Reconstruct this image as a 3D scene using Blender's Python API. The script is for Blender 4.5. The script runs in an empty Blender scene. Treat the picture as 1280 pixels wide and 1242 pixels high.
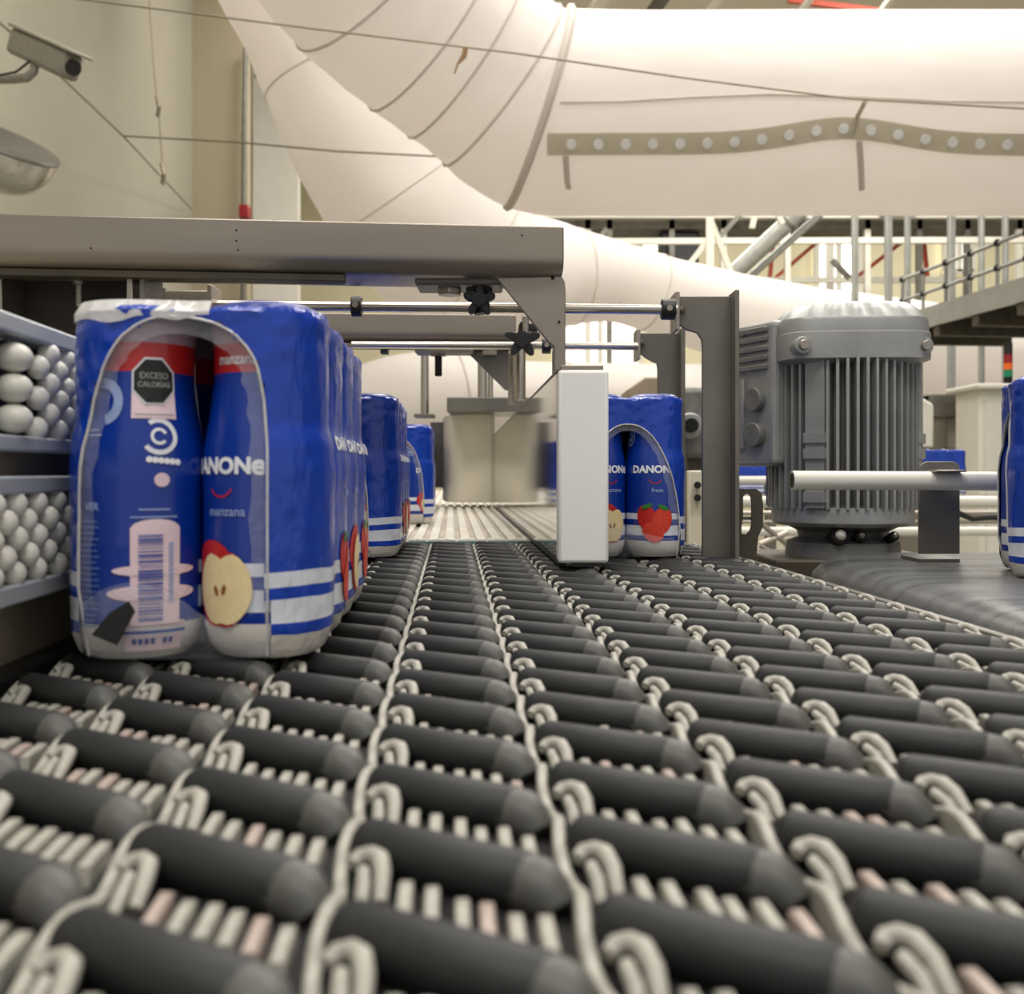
import bpy, bmesh, math, random
from math import sin, cos, pi, tan, atan2, sqrt, radians
from mathutils import Vector, Matrix
random.seed(7)
SC = bpy.context.scene
COL = SC.collection

# ---------------------------------------------------------------- camera
F = 1250.0; HZ = 590.0; CZ = 0.075
cam = bpy.data.cameras.new('camera'); co = bpy.data.objects.new('camera', cam); COL.objects.link(co)
cam.sensor_fit = 'HORIZONTAL'; cam.sensor_width = 36.0; cam.lens = F/1280*36
cam.shift_y = -(621-HZ)/1280.0
cam.clip_start = 0.005; cam.clip_end = 100
co.location = (0, 0, CZ); co.rotation_euler = (pi/2, 0, 0)
cam.dof.use_dof = True; cam.dof.focus_distance = 0.75; cam.dof.aperture_fstop = 14.5
SC.camera = co
# ---------------------------------------------------------------- world, exposure
w = bpy.data.worlds.new('world'); SC.world = w; w.use_nodes = True
w.node_tree.nodes['Background'].inputs[0].default_value = (1.0, 0.975, 0.94, 1)
w.node_tree.nodes['Background'].inputs[1].default_value = 0.50
SC.view_settings.view_transform = 'Standard'; SC.view_settings.look = 'None'
SC.view_settings.gamma = 1; SC.view_settings.use_curve_mapping = False
SC.view_settings.exposure = 0.12
# ceiling lamps of the hall, and two added fill lamps
def area(name, loc, sx, sy, power, col=(1, .965, .905), rot=(0, 0, 0)):
    l = bpy.data.lights.new(name, 'AREA'); l.shape = 'RECTANGLE'; l.size = sx; l.size_y = sy
    l.energy = power; l.color = col
    o = bpy.data.objects.new(name, l); COL.objects.link(o); o.location = loc; o.rotation_euler = rot
    o['kind'] = 'structure'
    return o
for i, (lx, ly, p) in enumerate([(-1.3, -1.8, 105), (1.5, -1.8, 105), (-1.0, 1.8, 55), (1.8, 1.8, 60), (0.2, 4.6, 115), (2.8, 4.4, 130), (-0.6, 7.6, 110), (3.5, 8.5, 200), (1.0, 12.5, 170), (6.5, 12.5, 170)]):  # first two, behind the camera, are unseen fills added to brighten camera-facing surfaces
    area('ceiling_or_fill_light', (lx, ly, 4.9), 1.6, 1.6, p)

# ---------------------------------------------------------------- helpers
def P(px, py, d): return Vector(((px-640)/F*d, d, CZ+(HZ-py)/F*d))
def PX(px, d): return (px-640)/F*d
def PZ(py, d): return CZ+(HZ-py)/F*d
TH = math.atan(0.06)
def L(u, d, z=0.0): return Vector((u*cos(TH)-d*sin(TH), u*sin(TH)+d*cos(TH), z))
LROT = TH

def srgb(r, g, b):
    f = lambda c: (c/255/12.92) if c/255 <= .04045 else ((c/255+.055)/1.055)**2.4
    return (f(r), f(g), f(b), 1)
MATS = {}
def mat(name, col, rough=.5, metal=0.0, vary=.12, nscale=30, bump=.0, bscale=200, stretch=None, coat=0, trans=0, ior=1.45, emit=0, rvary=0.0, alpha=1.0):
    if name in MATS: return MATS[name]
    m = bpy.data.materials.new(name); m.use_nodes = True; nt = m.node_tree; N = nt.nodes; K = nt.links
    b = N['Principled BSDF']; tc = N.new('ShaderNodeTexCoord'); mp = N.new('ShaderNodeMapping')
    if stretch: mp.inputs['Scale'].default_value = stretch
    K.new(tc.outputs['Object'], mp.inputs[0])
    n = N.new('ShaderNodeTexNoise'); n.inputs['Scale'].default_value = nscale; n.inputs['Detail'].default_value = 5
    K.new(mp.outputs[0], n.inputs['Vector'])
    mx = N.new('ShaderNodeMix'); mx.data_type = 'RGBA'
    c = Vector(col[:3])
    mx.inputs[6].default_value = (*(c*(1-vary*2)), 1); mx.inputs[7].default_value = (*[min(1, q) for q in c*(1+vary*2)], 1)
    K.new(n.outputs[0], mx.inputs[0]); K.new(mx.outputs[2], b.inputs['Base Color'])
    b.inputs['Roughness'].default_value = rough; b.inputs['Metallic'].default_value = metal
    if rvary:
        mr = N.new('ShaderNodeMapRange'); mr.inputs[3].default_value = max(0, rough-rvary); mr.inputs[4].default_value = rough+rvary
        K.new(n.outputs[0], mr.inputs[0]); K.new(mr.outputs[0], b.inputs['Roughness'])
    if bump:
        n2 = N.new('ShaderNodeTexNoise'); n2.inputs['Scale'].default_value = bscale; n2.inputs['Detail'].default_value = 3
        K.new(mp.outputs[0], n2.inputs['Vector'])
        bp = N.new('ShaderNodeBump'); bp.inputs['Strength'].default_value = bump; bp.inputs['Distance'].default_value = .002
        K.new(n2.outputs[0], bp.inputs['Height']); K.new(bp.outputs[0], b.inputs['Normal'])
    if coat: b.inputs['Coat Weight'].default_value = coat; b.inputs['Coat Roughness'].default_value = .1
    if trans: b.inputs['Transmission Weight'].default_value = trans; b.inputs['IOR'].default_value = ior
    if alpha < 1: b.inputs['Alpha'].default_value = alpha
    if emit:
        b.inputs['Emission Color'].default_value = col; b.inputs['Emission Strength'].default_value = emit
    MATS[name] = m
    return m

STEEL = mat('brushed_steel', srgb(170, 162, 152), .38, .9, .10, 8, .05, 60, (1, 1, 12), rvary=.08)
STEELB = mat('bar_steel', srgb(156, 147, 136), .4, .8, .10, 25, .06, 90, (.15, 1, 1), rvary=.1)
STEELD = mat('dark_steel', srgb(118, 115, 107), .45, .5, .22, 14, .1, 90, rvary=.1)
STEELDD = mat('grimy_steel', srgb(92, 86, 74), .6, .5, .3, 18, .15, 90)
POLISH = mat('polished_steel', srgb(205, 203, 198), .06, 1.0, .04, 12, .0)
ROD = mat('rod_steel', srgb(190, 184, 174), .22, .95, .06, 40)
ALU = mat('painted_rail', srgb(184, 190, 194), .3, .1, .1, 30)
BLACK = mat('black_plastic', srgb(28, 28, 28), .45, 0, .2, 60, .1)
BLACKM = mat('black_metal', srgb(38, 36, 34), .4, .6, .2, 60)
RUB = mat('roller_rubber', srgb(25, 27, 28), .58, 0, .15, 120, .08, 400)
CUP = mat('cup_plastic', srgb(76, 76, 73), .5, 0, .15, 200)
LINK = mat('link_plastic', srgb(160, 157, 148), .55, 0, .25, 160)
LINKP = mat('link_plastic_pink', srgb(166, 150, 142), .5, 0, .10, 120)
BED = mat('belt_bed_dark', srgb(24, 23, 22), .8, 0, .2, 60)
BALLM = mat('ball_plastic', srgb(240, 237, 226), .35, 0, .08, 120, .05, 400)
UHMW = mat('white_polyethylene', srgb(246, 246, 243), .35, 0, .02, 20)
CREAM = mat('cream_polyethylene', srgb(222, 214, 194), .4, 0, .06, 14)
WPIPE = mat('white_pipe_plastic', srgb(225, 222, 212), .3, 0, .04, 20)
MOTOR = mat('motor_grey', srgb(160, 161, 159), .4, .35, .14, 30, .15, 160)
MOTORD = mat('motor_grey_dusty', srgb(120, 120, 116), .5, .3, .25, 60, .25, 160)
SMOOTH = mat('smooth_belt_grey', srgb(88, 89, 90), .3, 0, .28, 6, .0, 60, (1, 14, 1), rvary=.12)
FABRIC = mat('duct_fabric', srgb(240, 235, 231), .85, 0, .03, 3, .25, 2.2, (.6, 1, 1))
def translucent(m, k):
    nt = m.node_tree; N = nt.nodes; K = nt.links; b = N['Principled BSDF']; out = N['Material Output']
    t = N.new('ShaderNodeBsdfTranslucent'); mx = N.new('ShaderNodeMixShader'); mx.inputs[0].default_value = k
    K.new(b.inputs['Base Color'].links[0].from_socket, t.inputs[0]); K.new(b.outputs[0], mx.inputs[1]); K.new(t.outputs[0], mx.inputs[2]); K.new(mx.outputs[0], out.inputs[0])
translucent(FABRIC, .40)
for nd in FABRIC.node_tree.nodes:
    if nd.type == 'BUMP': nd.inputs['Strength'].default_value = .5; nd.inputs['Distance'].default_value = .05
FABRICS = mat('duct_seam', srgb(222, 214, 206), .85, 0, .05, 9)
STRIPM = mat('duct_strip', srgb(196, 189, 170), .85, 0, .05, 9)
translucent(STRIPM, .3); translucent(FABRICS, .35)
WALLM = mat('wall_paint', srgb(164, 159, 143), .8, 0, .04, 1.2)
WALLM2 = mat('wall_paint_warm', srgb(172, 162, 138), .8, 0, .04, 1.2)
WALLB = mat('back_wall_paint', srgb(228, 220, 186), .8, 0, .05, 1.0)
CEILM = mat('ceiling_paint', srgb(214, 206, 190), .8, 0, .04, 1.2)
FLOORM = mat('floor_epoxy', srgb(150, 146, 134), .45, 0, .12, 2)
STRUCT = mat('structure_paint', srgb(224, 220, 206), .6, 0, .05, 5)
GALV = mat('galvanised', srgb(170, 172, 166), .45, .5, .12, 12)
REDP = mat('red_paint', srgb(190, 78, 56), .5, 0, .08, 12)
DARKG = mat('mezzanine_grating', srgb(96, 92, 82), .7, .2, .3, 8)
WIREM = mat('wire_steel', srgb(140, 130, 112), .5, .5, .1, 20)
ORANGE = mat('orange_lens', srgb(240, 110, 30), .3, 0, .03, 20)
GREEN = mat('green_lens', srgb(20, 130, 90), .3, 0, .03, 20)
REDL = mat('red_lens', srgb(150, 30, 40), .3, 0, .03, 20)
CABW = mat('cabinet_white', srgb(226, 222, 210), .5, 0, .04, 6)
CABG = mat('cabinet_grey', srgb(128, 122, 110), .5, .3, .14, 6)
DAY = mat('daylight_window', (1, .98, .93, 1), .6, 0, .0, 6, emit=1.3)
# print inks
WHITE = mat('ink_white', srgb(236, 238, 244), .35, 0, .02, 50)
PINK = mat('ink_pinkish', srgb(240, 214, 222), .4, 0, .03, 80)
INKB = mat('ink_blue', srgb(22, 66, 160), .35, 0, .05, 80)
INKK = mat('ink_black', srgb(16, 18, 18), .4, 0, .05, 80)
INKR = mat('ink_red', srgb(196, 34, 30), .35, 0, .12, 120)
INKO = mat('ink_strawberry', srgb(224, 62, 40), .35, 0, .25, 500)
INKG = mat('ink_green', srgb(40, 120, 50), .35, 0, .2, 200)
INKC = mat('ink_apple_flesh', srgb(244, 220, 168), .35, 0, .07, 160)
INKN = mat('ink_seed', srgb(150, 96, 40), .35, 0, .1, 160)
INKL = mat('ink_pale_blue', srgb(150, 170, 214), .35, 0, .1, 160)
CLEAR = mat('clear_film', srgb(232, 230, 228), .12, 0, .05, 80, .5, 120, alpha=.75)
CLEARB = mat('clear_film_border', srgb(220, 222, 230), .12, 0, .05, 80, .8, 160, alpha=.17)
CLEARD = mat('clear_film_thin', srgb(225, 230, 240), .08, 0, .05, 80, .8, 90, alpha=.16)

def banded(name, bands, rough=.3, bump=0.0, bscale=60, wob=.0):
    m = bpy.data.materials.new(name); m.use_nodes = True; nt = m.node_tree; N = nt.nodes; K = nt.links
    b = N['Principled BSDF']; tc = N.new('ShaderNodeTexCoord'); s = N.new('ShaderNodeSeparateXYZ')
    K.new(tc.outputs['Object'], s.inputs[0])
    n = N.new('ShaderNodeTexNoise'); n.inputs['Scale'].default_value = 28; K.new(tc.outputs['Object'], n.inputs['Vector'])
    a = N.new('ShaderNodeMath'); a.operation = 'MULTIPLY_ADD'; a.inputs[1].default_value = wob; K.new(n.outputs[0], a.inputs[0]); K.new(s.outputs[2], a.inputs[2])
    d = N.new('ShaderNodeMath'); d.operation = 'MULTIPLY'; d.inputs[1].default_value = 1/.15; K.new(a.outputs[0], d.inputs[0])
    r = N.new('ShaderNodeValToRGB'); r.color_ramp.interpolation = 'CONSTANT'
    e = r.color_ramp.elements
    e[0].position = 0; e[0].color = bands[0][1]; e[1].position = bands[1][0]/.15; e[1].color = bands[1][1]
    for z, c in bands[2:]:
        q = e.new(z/.15); q.color = c
    K.new(d.outputs[0], r.inputs[0]); K.new(r.outputs[0], b.inputs['Base Color'])
    b.inputs['Roughness'].default_value = rough; b.inputs['Coat Weight'].default_value = .3; b.inputs['Coat Roughness'].default_value = .06
    if bump:
        n2 = N.new('ShaderNodeTexNoise'); n2.inputs['Scale'].default_value = bscale; n2.inputs['Detail'].default_value = 4
        mp = N.new('ShaderNodeMapping'); mp.inputs['Scale'].default_value = (1, 1, .35); K.new(tc.outputs['Object'], mp.inputs[0]); K.new(mp.outputs[0], n2.inputs['Vector'])
        bp = N.new('ShaderNodeBump'); bp.inputs['Strength'].default_value = bump; bp.inputs['Distance'].default_value = .003
        K.new(n2.outputs[0], bp.inputs['Height']); K.new(bp.outputs[0], b.inputs['Normal'])
    return m
BLUE = srgb(0, 60, 176); BLUE2 = srgb(2, 50, 150); WH = srgb(226, 230, 240); MLK = srgb(228, 222, 214); RD = srgb(190, 36, 40); MAUVE = srgb(176, 150, 164)
BOTM = banded('bottle_print', [(0, MLK), (.0135, BLUE2), (.0185, WH), (.0275, BLUE2), (.0325, WH), (.038, BLUE2), (.114, RD), (.1255, MAUVE), (.136, BLUE2)], .3)
FILMM = banded('film_print', [(0, MLK), (.0125, BLUE), (.0175, WH), (.0265, BLUE), (.0315, WH), (.037, BLUE)], .25, .7, 130, .004)

class MB:
    def __init__(s): s.v = []; s.f = []; s.m = []; s.mi = 0
    def add(s, vs, fs):
        o = len(s.v); s.v += [tuple(q) for q in vs]; s.f += [tuple(i+o for i in f) for f in fs]; s.m += [s.mi]*len(fs)
    def box(s, x0, x1, y0, y1, z0, z1):
        s.add([(x0,y0,z0),(x1,y0,z0),(x1,y1,z0),(x0,y1,z0),(x0,y0,z1),(x1,y0,z1),(x1,y1,z1),(x0,y1,z1)],
              [(0,3,2,1),(4,5,6,7),(0,1,5,4),(1,2,6,5),(2,3,7,6),(3,0,4,7)]); return s
    def obox(s, c, a, b, c3):
        c = Vector(c); a = Vector(a); b = Vector(b); d = Vector(c3)
        s.add([c-a-b-d, c+a-b-d, c+a+b-d, c-a+b-d, c-a-b+d, c+a-b+d, c+a+b+d, c-a+b+d],
              [(0,3,2,1),(4,5,6,7),(0,1,5,4),(1,2,6,5),(2,3,7,6),(3,0,4,7)]); return s
    def beam(s, p0, p1, w, h):
        p0 = Vector(p0); p1 = Vector(p1); d = (p1-p0); u = d.normalized()
        up = Vector((0, 0, 1)) if abs(u.z) < .95 else Vector((0, 1, 0))
        r = u.cross(up).normalized(); q = r.cross(u).normalized()
        return s.obox((p0+p1)/2, d/2, r*w/2, q*h/2)
    def tube(s, pts, rad, seg=12, cap=True, closed=False):
        pts = [Vector(p) for p in pts]; n = len(pts); R = rad if hasattr(rad, '__len__') else [rad]*n
        T = []
        for i in range(n):
            if closed: t = pts[(i+1) % n]-pts[i-1]
            else: t = pts[min(i+1, n-1)]-pts[max(i-1, 0)]
            T.append(t.normalized())
        up = Vector((0, 0, 1)) if abs(T[0].z) < .9 else Vector((1, 0, 0))
        a = T[0].cross(up).normalized(); vs = []
        for i in range(n):
            a = (a-T[i]*a.dot(T[i])).normalized(); b = T[i].cross(a)
            for k in range(seg):
                t = 2*pi*k/seg; vs.append(pts[i]+(a*cos(t)+b*sin(t))*R[i])
        fs = []
        for i in range(n if closed else n-1):
            j = (i+1) % n
            for k in range(seg):
                l = (k+1) % seg; fs.append((i*seg+k, i*seg+l, j*seg+l, j*seg+k))
        if cap and not closed:
            fs.append(tuple(range(seg-1, -1, -1))); fs.append(tuple((n-1)*seg+k for k in range(seg)))
        s.add(vs, fs); return s
    def cyl(s, p0, p1, r, seg=16, r2=None):
        return s.tube([p0, p1], [r, r if r2 is None else r2], seg)
    def lathe(s, prof, c=(0, 0, 0), seg=24, plan=None):
        vs = []; n = len(prof)
        for r, z in prof:
            for k in range(seg):
                t = 2*pi*k/seg; f = plan(t) if plan else 1
                vs.append((c[0]+r*f*cos(t), c[1]+r*f*sin(t), c[2]+z))
        fs = [(i*seg+k, i*seg+(k+1) % seg, (i+1)*seg+(k+1) % seg, (i+1)*seg+k) for i in range(n-1) for k in range(seg)]
        fs.append(tuple(range(seg-1, -1, -1))); fs.append(tuple((n-1)*seg+k for k in range(seg)))
        s.add(vs, fs); return s
    def prism(s, poly, thick):      # poly: list of 3-D points in a plane, extruded by vector thick
        n = len(poly); t = Vector(thick); vs = [Vector(p) for p in poly]+[Vector(p)+t for p in poly]
        fs = [tuple(range(n)), tuple(range(2*n-1, n-1, -1))]+[((i+1) % n, i, n+i, n+(i+1) % n) for i in range(n)]
        s.add(vs, fs); return s
    def ell(s, c, rx, ry, rz, seg=12, ring=8):
        vs = [(c[0], c[1], c[2]-rz)]
        for i in range(1, ring):
            p = -pi/2+pi*i/ring
            for k in range(seg):
                t = 2*pi*k/seg; vs.append((c[0]+rx*cos(p)*cos(t), c[1]+ry*cos(p)*sin(t), c[2]+rz*sin(p)))
        vs.append((c[0], c[1], c[2]+rz)); fs = []
        for k in range(seg): fs.append((0, 1+(k+1) % seg, 1+k))
        for i in range(ring-2):
            for k in range(seg):
                a = 1+i*seg; fs.append((a+k, a+(k+1) % seg, a+seg+(k+1) % seg, a+seg+k))
        e = len(vs)-1; a = 1+(ring-2)*seg
        for k in range(seg): fs.append((a+k, a+(k+1) % seg, e))
        s.add(vs, fs); return s
    def mesh(s, name, mats, smooth=True, fix=True):
        me = bpy.data.meshes.new(name); me.from_pydata(s.v, [], s.f)
        for m in (mats if isinstance(mats, list) else [mats]): me.materials.append(m)
        for p, i in zip(me.polygons, s.m): p.material_index = i
        if fix:
            bm = bmesh.new(); bm.from_mesh(me); bmesh.ops.recalc_face_normals(bm, faces=bm.faces); bm.to_mesh(me); bm.free()
        if smooth:
            me.shade_smooth()
            me.set_sharp_from_angle(angle=radians(38))
        me.update(); return me
    def build(s, name, mats, parent=None, bevel=0, smooth=True, seg=2, fix=True):
        o = bpy.data.objects.new(name, s.mesh(name, mats, smooth, fix)); COL.objects.link(o)
        if parent: o.parent = parent
        if bevel:
            b = o.modifiers.new('bevel', 'BEVEL'); b.width = bevel; b.segments = seg; b.limit_method = 'ANGLE'; b.angle_limit = radians(40)
        return o
def tag(o, label, cat, group=None):
    o['label'] = label; o['category'] = cat
    if group: o['group'] = group
    return o
def thing(name, label, cat, loc=(0, 0, 0), rz=0, group=None):
    o = bpy.data.objects.new(name, None); COL.objects.link(o); o.location = loc; o.rotation_euler = (0, 0, rz); o.empty_display_size = .01
    return tag(o, label, cat, group)
def struct(o): o['kind'] = 'structure'; return o
def inst(name, me, parent, loc=(0, 0, 0), rz=0, rx=0):
    o = bpy.data.objects.new(name, me); COL.objects.link(o); o.parent = parent; o.location = loc; o.rotation_euler = (rx, 0, rz); return o
def about(objs, root):  # world-built parts become children of an Empty that stands at the thing's base
    for o in objs:
        o.parent = root; o.matrix_parent_inverse = Matrix.Translation(root.location).inverted()
def spline(keys, n):    # Catmull-Rom over tuples
    out = []; m = len(keys)
    for i in range(m-1):
        p0 = keys[max(i-1, 0)]; p1 = keys[i]; p2 = keys[i+1]; p3 = keys[min(i+2, m-1)]
        for k in range(n):
            t = k/n
            out.append(tuple(.5*((2*b)+(-a+c)*t+(2*a-5*b+4*c-d)*t*t+(-a+3*b-3*c+d)*t**3) for a, b, c, d in zip(p0, p1, p2, p3)))
    out.append(tuple(keys[-1])); return out

# ================================================================ THE HALL
FZ = -0.85
struct(MB().box(-6, 16, -3, 18, FZ-.1, FZ).build('floor', FLOORM))
struct(MB().box(-6, 16, -3, 18, 5.3, 5.4).build('ceiling', CEILM))
struct(MB().box(-3.0, -2.88, -3, 9, FZ, 5.3).build('wall_left', WALLM))
struct(MB().box(-3.0, PX(309, 9), 9, 9.12, FZ, 5.3).build('wall_corner', WALLM2))
struct(MB().box(-6, 16, 16, 16.2, FZ, 5.3).build('wall_back', WALLB))
struct(MB().box(-6.0, -5.9, 9, 16, FZ, 5.3).build('wall_far_left', WALLM))
struct(MB().box(16, 16.1, -3, 16, FZ, 5.3).build('wall_right', WALLM))
for n, (a, b, c, d) in enumerate([(700, 800, 396, 470), (1020, 1075, 300, 372), (1235, 1330, 388, 440), (740, 770, 288, 320), (1180, 1215, 285, 340), (800, 850, 288, 318)]):
    wn = struct(MB().box(PX(a, 15.95), PX(b, 15.95), 15.9, 15.99, PZ(d, 15.95), PZ(c, 15.95)).build('window_%d' % (n+1), DAY))
    fr = MB()
    for q in (0, .5, 1):
        xx = PX(a, 15.9)+(PX(b, 15.9)-PX(a, 15.9))*q; fr.box(xx-.04, xx+.04, 15.84, 15.9, PZ(d, 15.9), PZ(c, 15.9))
    for zz in (PZ(d, 15.9), PZ(c, 15.9)): fr.box(PX(a, 15.9), PX(b, 15.9), 15.84, 15.9, zz-.04, zz+.04)
    fr.build('window_frame', STRUCT, wn)
# door-height white strip wall and far panels seen right of the corner
struct(MB().box(PX(316, 11), PX(372, 11), 11, 11.15, FZ, 5.3).build('wall_partition', CABW))
pp = MB().tube([P(307, 60, 8.9), P(305, 180, 8.9), P(303, 420, 8.9)], .022, 8)
tag(pp.build('wall_pipe', STEELD), 'thin dark pipe running down the edge of the beige wall corner', 'pipe')
tag(MB().box(PX(300, 8.8), PX(312, 8.8), 8.75, 8.87, PZ(273, 8.8), PZ(257, 8.8)).build('alarm_box', REDL, bevel=.01), 'small red alarm box at the foot of the wall pipe', 'box')
tag(MB().tube([P(318, 95, 8.6), P(332, 96, 8.6), P(338, 110, 8.6), P(343, 145, 8.6)], .012, 6).build('cable_hook', STEELD), 'short dark hooked cable beside the white panel', 'cable')

# wires
def wire(name, pts, r, label): return tag(MB().tube(pts, r, 6).build(name, WIREM), label, 'wire')
wire('suspension_wire', [P(60, -6, 3.4), P(400, 37, 3.4), P(640, 66, 3.4), P(860, 98, 3.4), P(1060, 123, 3.4), P(1300, 137, 3.4)], .0032, 'long thin steel wire crossing in front of the big fabric duct')
wire('suspension_wire', [P(-10, 20, 5.0), P(65, 85, 5.4), P(155, 171, 6.4), P(240, 262, 8.8)], .006, 'thin wire slanting down past the security camera to the corner')
wire('suspension_wire', [P(155, 170, 6.38), P(300, 178, 6.2), P(420, 189, 6.0), P(560, 196, 5.9)], .006, 'thin horizontal wire across the beige wall to the lower duct')
w3 = MB().tube([P(186, -6, 6.0), P(192, 80, 6.0), P(199, 150, 6.0), P(205, 232, 6.0)], .005, 6)
for (a, b) in ((197, 128), (203, 212)):
    w3.tube([P(a-1, b-8, 5.99), P(a+2, b+6, 5.97), P(a, b+18, 5.99)], .012, 6)
tag(w3.build('hanging_wire', WIREM), 'upright wire with two clips hanging before the beige wall', 'wire')

# security camera
c0 = P(55, 68, 5.0)
sc_ = thing('security_camera', 'grey box security camera on a curved arm high on the left wall', 'camera', c0)
ax = (P(92, 84, 4.85)-P(22, 52, 5.1)); axn = ax.normalized(); side = axn.cross(Vector((0, 0, 1))).normalized(); upv = side.cross(axn)
o1 = MB().obox(c0, ax*.5, side*.055, upv*.065).build('housing', mat('cctv_grey', srgb(140, 136, 124), .5), bevel=.025)
o2 = MB().obox(c0+upv*.07+axn*.02, ax*.55, side*.065, upv*.008).build('sun_hood', mat('cctv_hood', srgb(150, 146, 132), .5), bevel=.006)
o3 = MB().cyl(c0+ax*.49, c0+ax*.53, .038, 20).build('lens', BLACK)
o4 = MB().tube([P(44, 78, 5.0), P(42, 90, 5.0), P(34, 97, 5.0), P(18, 99, 5.1), P(-30, 100, 5.2)], .022, 10).build('arm', mat('cctv_grey', (0, 0, 0, 1)))
o5 = MB().tube([P(38, 76, 4.97), P(20, 90, 4.97), P(-10, 96, 5.0)], .006, 6).build('cable', BLACK)
about([o1, o2, o3, o4, o5], sc_)
# convex mirror dome
c0 = P(8, 178, 4.5)
dm = thing('dome_mirror', 'polished steel dome mirror on the left wall below the camera', 'mirror', c0)
d_ = MB().lathe([(.225, 0), (.222, -.05), (.205, -.11), (.17, -.165), (.11, -.205), (.05, -.222), (.005, -.226)], seg=40).build('dome', POLISH, dm)
r_ = MB().lathe([(.19, .012), (.226, .010), (.232, 0), (.230, -.008), (.224, -.008)], seg=40).build('rim', STEELD, dm)
a_ = MB().cyl((-.1, 0, .03), (-.62, .3, .12), .02, 10).build('arm', STEEL, dm)
dm.rotation_euler = (radians(17), radians(28), 0)

# ---- fabric ducts
DZ, DR, DD = PZ(145, 5.0), .484, 5.0
duct = thing('fabric_duct', 'large white fabric air duct with a row of round holes, upper right', 'duct', (1, DD, DZ))
keys = [(P(1560, 145, 5.0)[:]+(.484,)), ((P(1280, 145, 5.0))[:]+(.484,)), (P(1000, 145, 5.0)[:]+(.484,)), (P(760, 145, 5.0)[:]+(.484,)), (P(672, 138, 5.0)[:]+(.49,)), (P(605, 92, 4.9)[:]+(.455,)), (P(535, 35, 4.75)[:]+(.46,)), (P(462, -35, 4.55)[:]+(.465,)), (P(400, -130, 4.3)[:]+(.47,)), (P(350, -300, 4.0)[:]+(.5,))]
pts = spline(keys, 10)
body = MB().tube([p[:3] for p in pts], [p[3]*(1+(.006*sin(i*1.3) if i > 38 else 0)) for i, p in enumerate(pts)], 56).build('duct_skin', FABRIC)
def onduct(px, py, extra=.006):
    a = 0
    for _ in range(8):
        y = DD-DR*cos(a); z = PZ(py, y); a = math.asin(max(-1, min(1, (z-DZ)/DR)))
    r = DR+.006+extra; y = DD-r*cos(a); return Vector((PX(px, y), y, DZ+r*sin(a)))
def stripy(px): return 178-18*math.exp(-((px-1058)/95.0)**2)+ (px-1058)*.01*(1 if px > 1058 else -.4)
sm = MB(); N_ = 60; vs = []
for i in range(N_+1):
    px = 684+(1420-684)*i/N_
    for dy in (-13.5, 0, 13.5): vs.append(onduct(px, stripy(px)+dy))
sm.add(vs, [(i*3+k, i*3+k+1, i*3+k+4, i*3+k+3) for i in range(N_) for k in range(2)])
st = sm.build('perforated_strip', STRIPM); parts = [body, st]
HOLEM = mat('vent_hole_light', srgb(252, 250, 246), .8); translucent(HOLEM, .15)  # white discs: light coming through the holes is put into their colour
for i in range(20):
    px = 714+34.1*i; c = onduct(px, stripy(px), .012); nrm = Vector((0, DD-c.y, DZ-c.z)).normalized()*-1
    e1 = Vector((1, 0, 0)); e2 = nrm.cross(e1).normalized()
    h = MB(); h.prism([c+(e1*cos(t)+e2*sin(t))*.023 for t in [2*pi*k/16 for k in range(16)]], -nrm*.006)
    parts.append(h.build('vent_hole', HOLEM))
for (pl, rr) in (([(700, 128), (780, 127), (860, 122), (960, 118), (1060, 121), (1180, 127), (1400, 128)], .006), ):
    parts.append(MB().tube([onduct(a, b, .0) for a, b in pl], rr, 6).build('seam', FABRICS))
def ring_seam(pts, i, r, name='seam', m=FABRICS, k=1.0):
    p = Vector(pts[i][:3]); t = (Vector(pts[i+1][:3])-Vector(pts[i-1][:3])).normalized(); a = t.cross(Vector((0, 0, 1))).normalized(); b = t.cross(a)
    R = pts[i][3]*k+.004
    return MB().tube([p+(a*cos(q)+b*sin(q))*R for q in [2*pi*j/48 for j in range(48)]], r, 6, closed=True).build(name, m)
for i, r in ((40, .020), (47, .006), (54, .006), (60, .006), (70, .006)): parts.append(ring_seam(pts, i, r))
parts.append(MB().tube([onduct(707, 192, .004), onduct(709, 225, .004), onduct(711, 250, .004)], .014, 6).build('tie_strap', FABRICS))
parts.append(MB().tube([onduct(1074, 175, .004), onduct(1076, 205, .004), onduct(1077, 235, .004)], .014, 6).build('tie_strap', FABRICS))
parts.append(MB().tube([onduct(1066, 168, .02), onduct(1072, 145, .03), P(1082, 126, 4.3)], .011, 6).build('hanger_hook', STRIPM))
parts.append(MB().tube([P(582, 60, 3.4), P(580, 70, 3.4), P(572, 80, 3.4), P(568, 92, 3.4)], [.010, .010, .004, .003], 6).build('loose_strap', mat('strap_brown', srgb(160, 130, 90), .8)))
about(parts, duct)
ductb = thing('lower_fabric_duct', 'lower white fabric air duct sweeping down from upper left to right', 'duct', P(560, 340, 7.2))
kb = [P(250, -300, 7.0)[:]+(.6,), P(330, -120, 7.0)[:]+(.6,), P(405, 20, 7.0)[:]+(.6,), P(462, 160, 7.1)[:]+(.6,), P(535, 275, 7.3)[:]+(.64,), P(618, 345, 7.5)[:]+(.60,), P(700, 345, 7.7)[:]+(.40,), P(775, 354, 7.9)[:]+(.31,), P(860, 380, 8.1)[:]+(.33,), P(1000, 418, 8.3)[:]+(.40,), P(1120, 442, 8.4)[:]+(.46,), P(1300, 470, 8.6)[:]+(.48,), P(1600, 500, 8.8)[:]+(.48,)]
ptb = spline(kb, 8)
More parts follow.
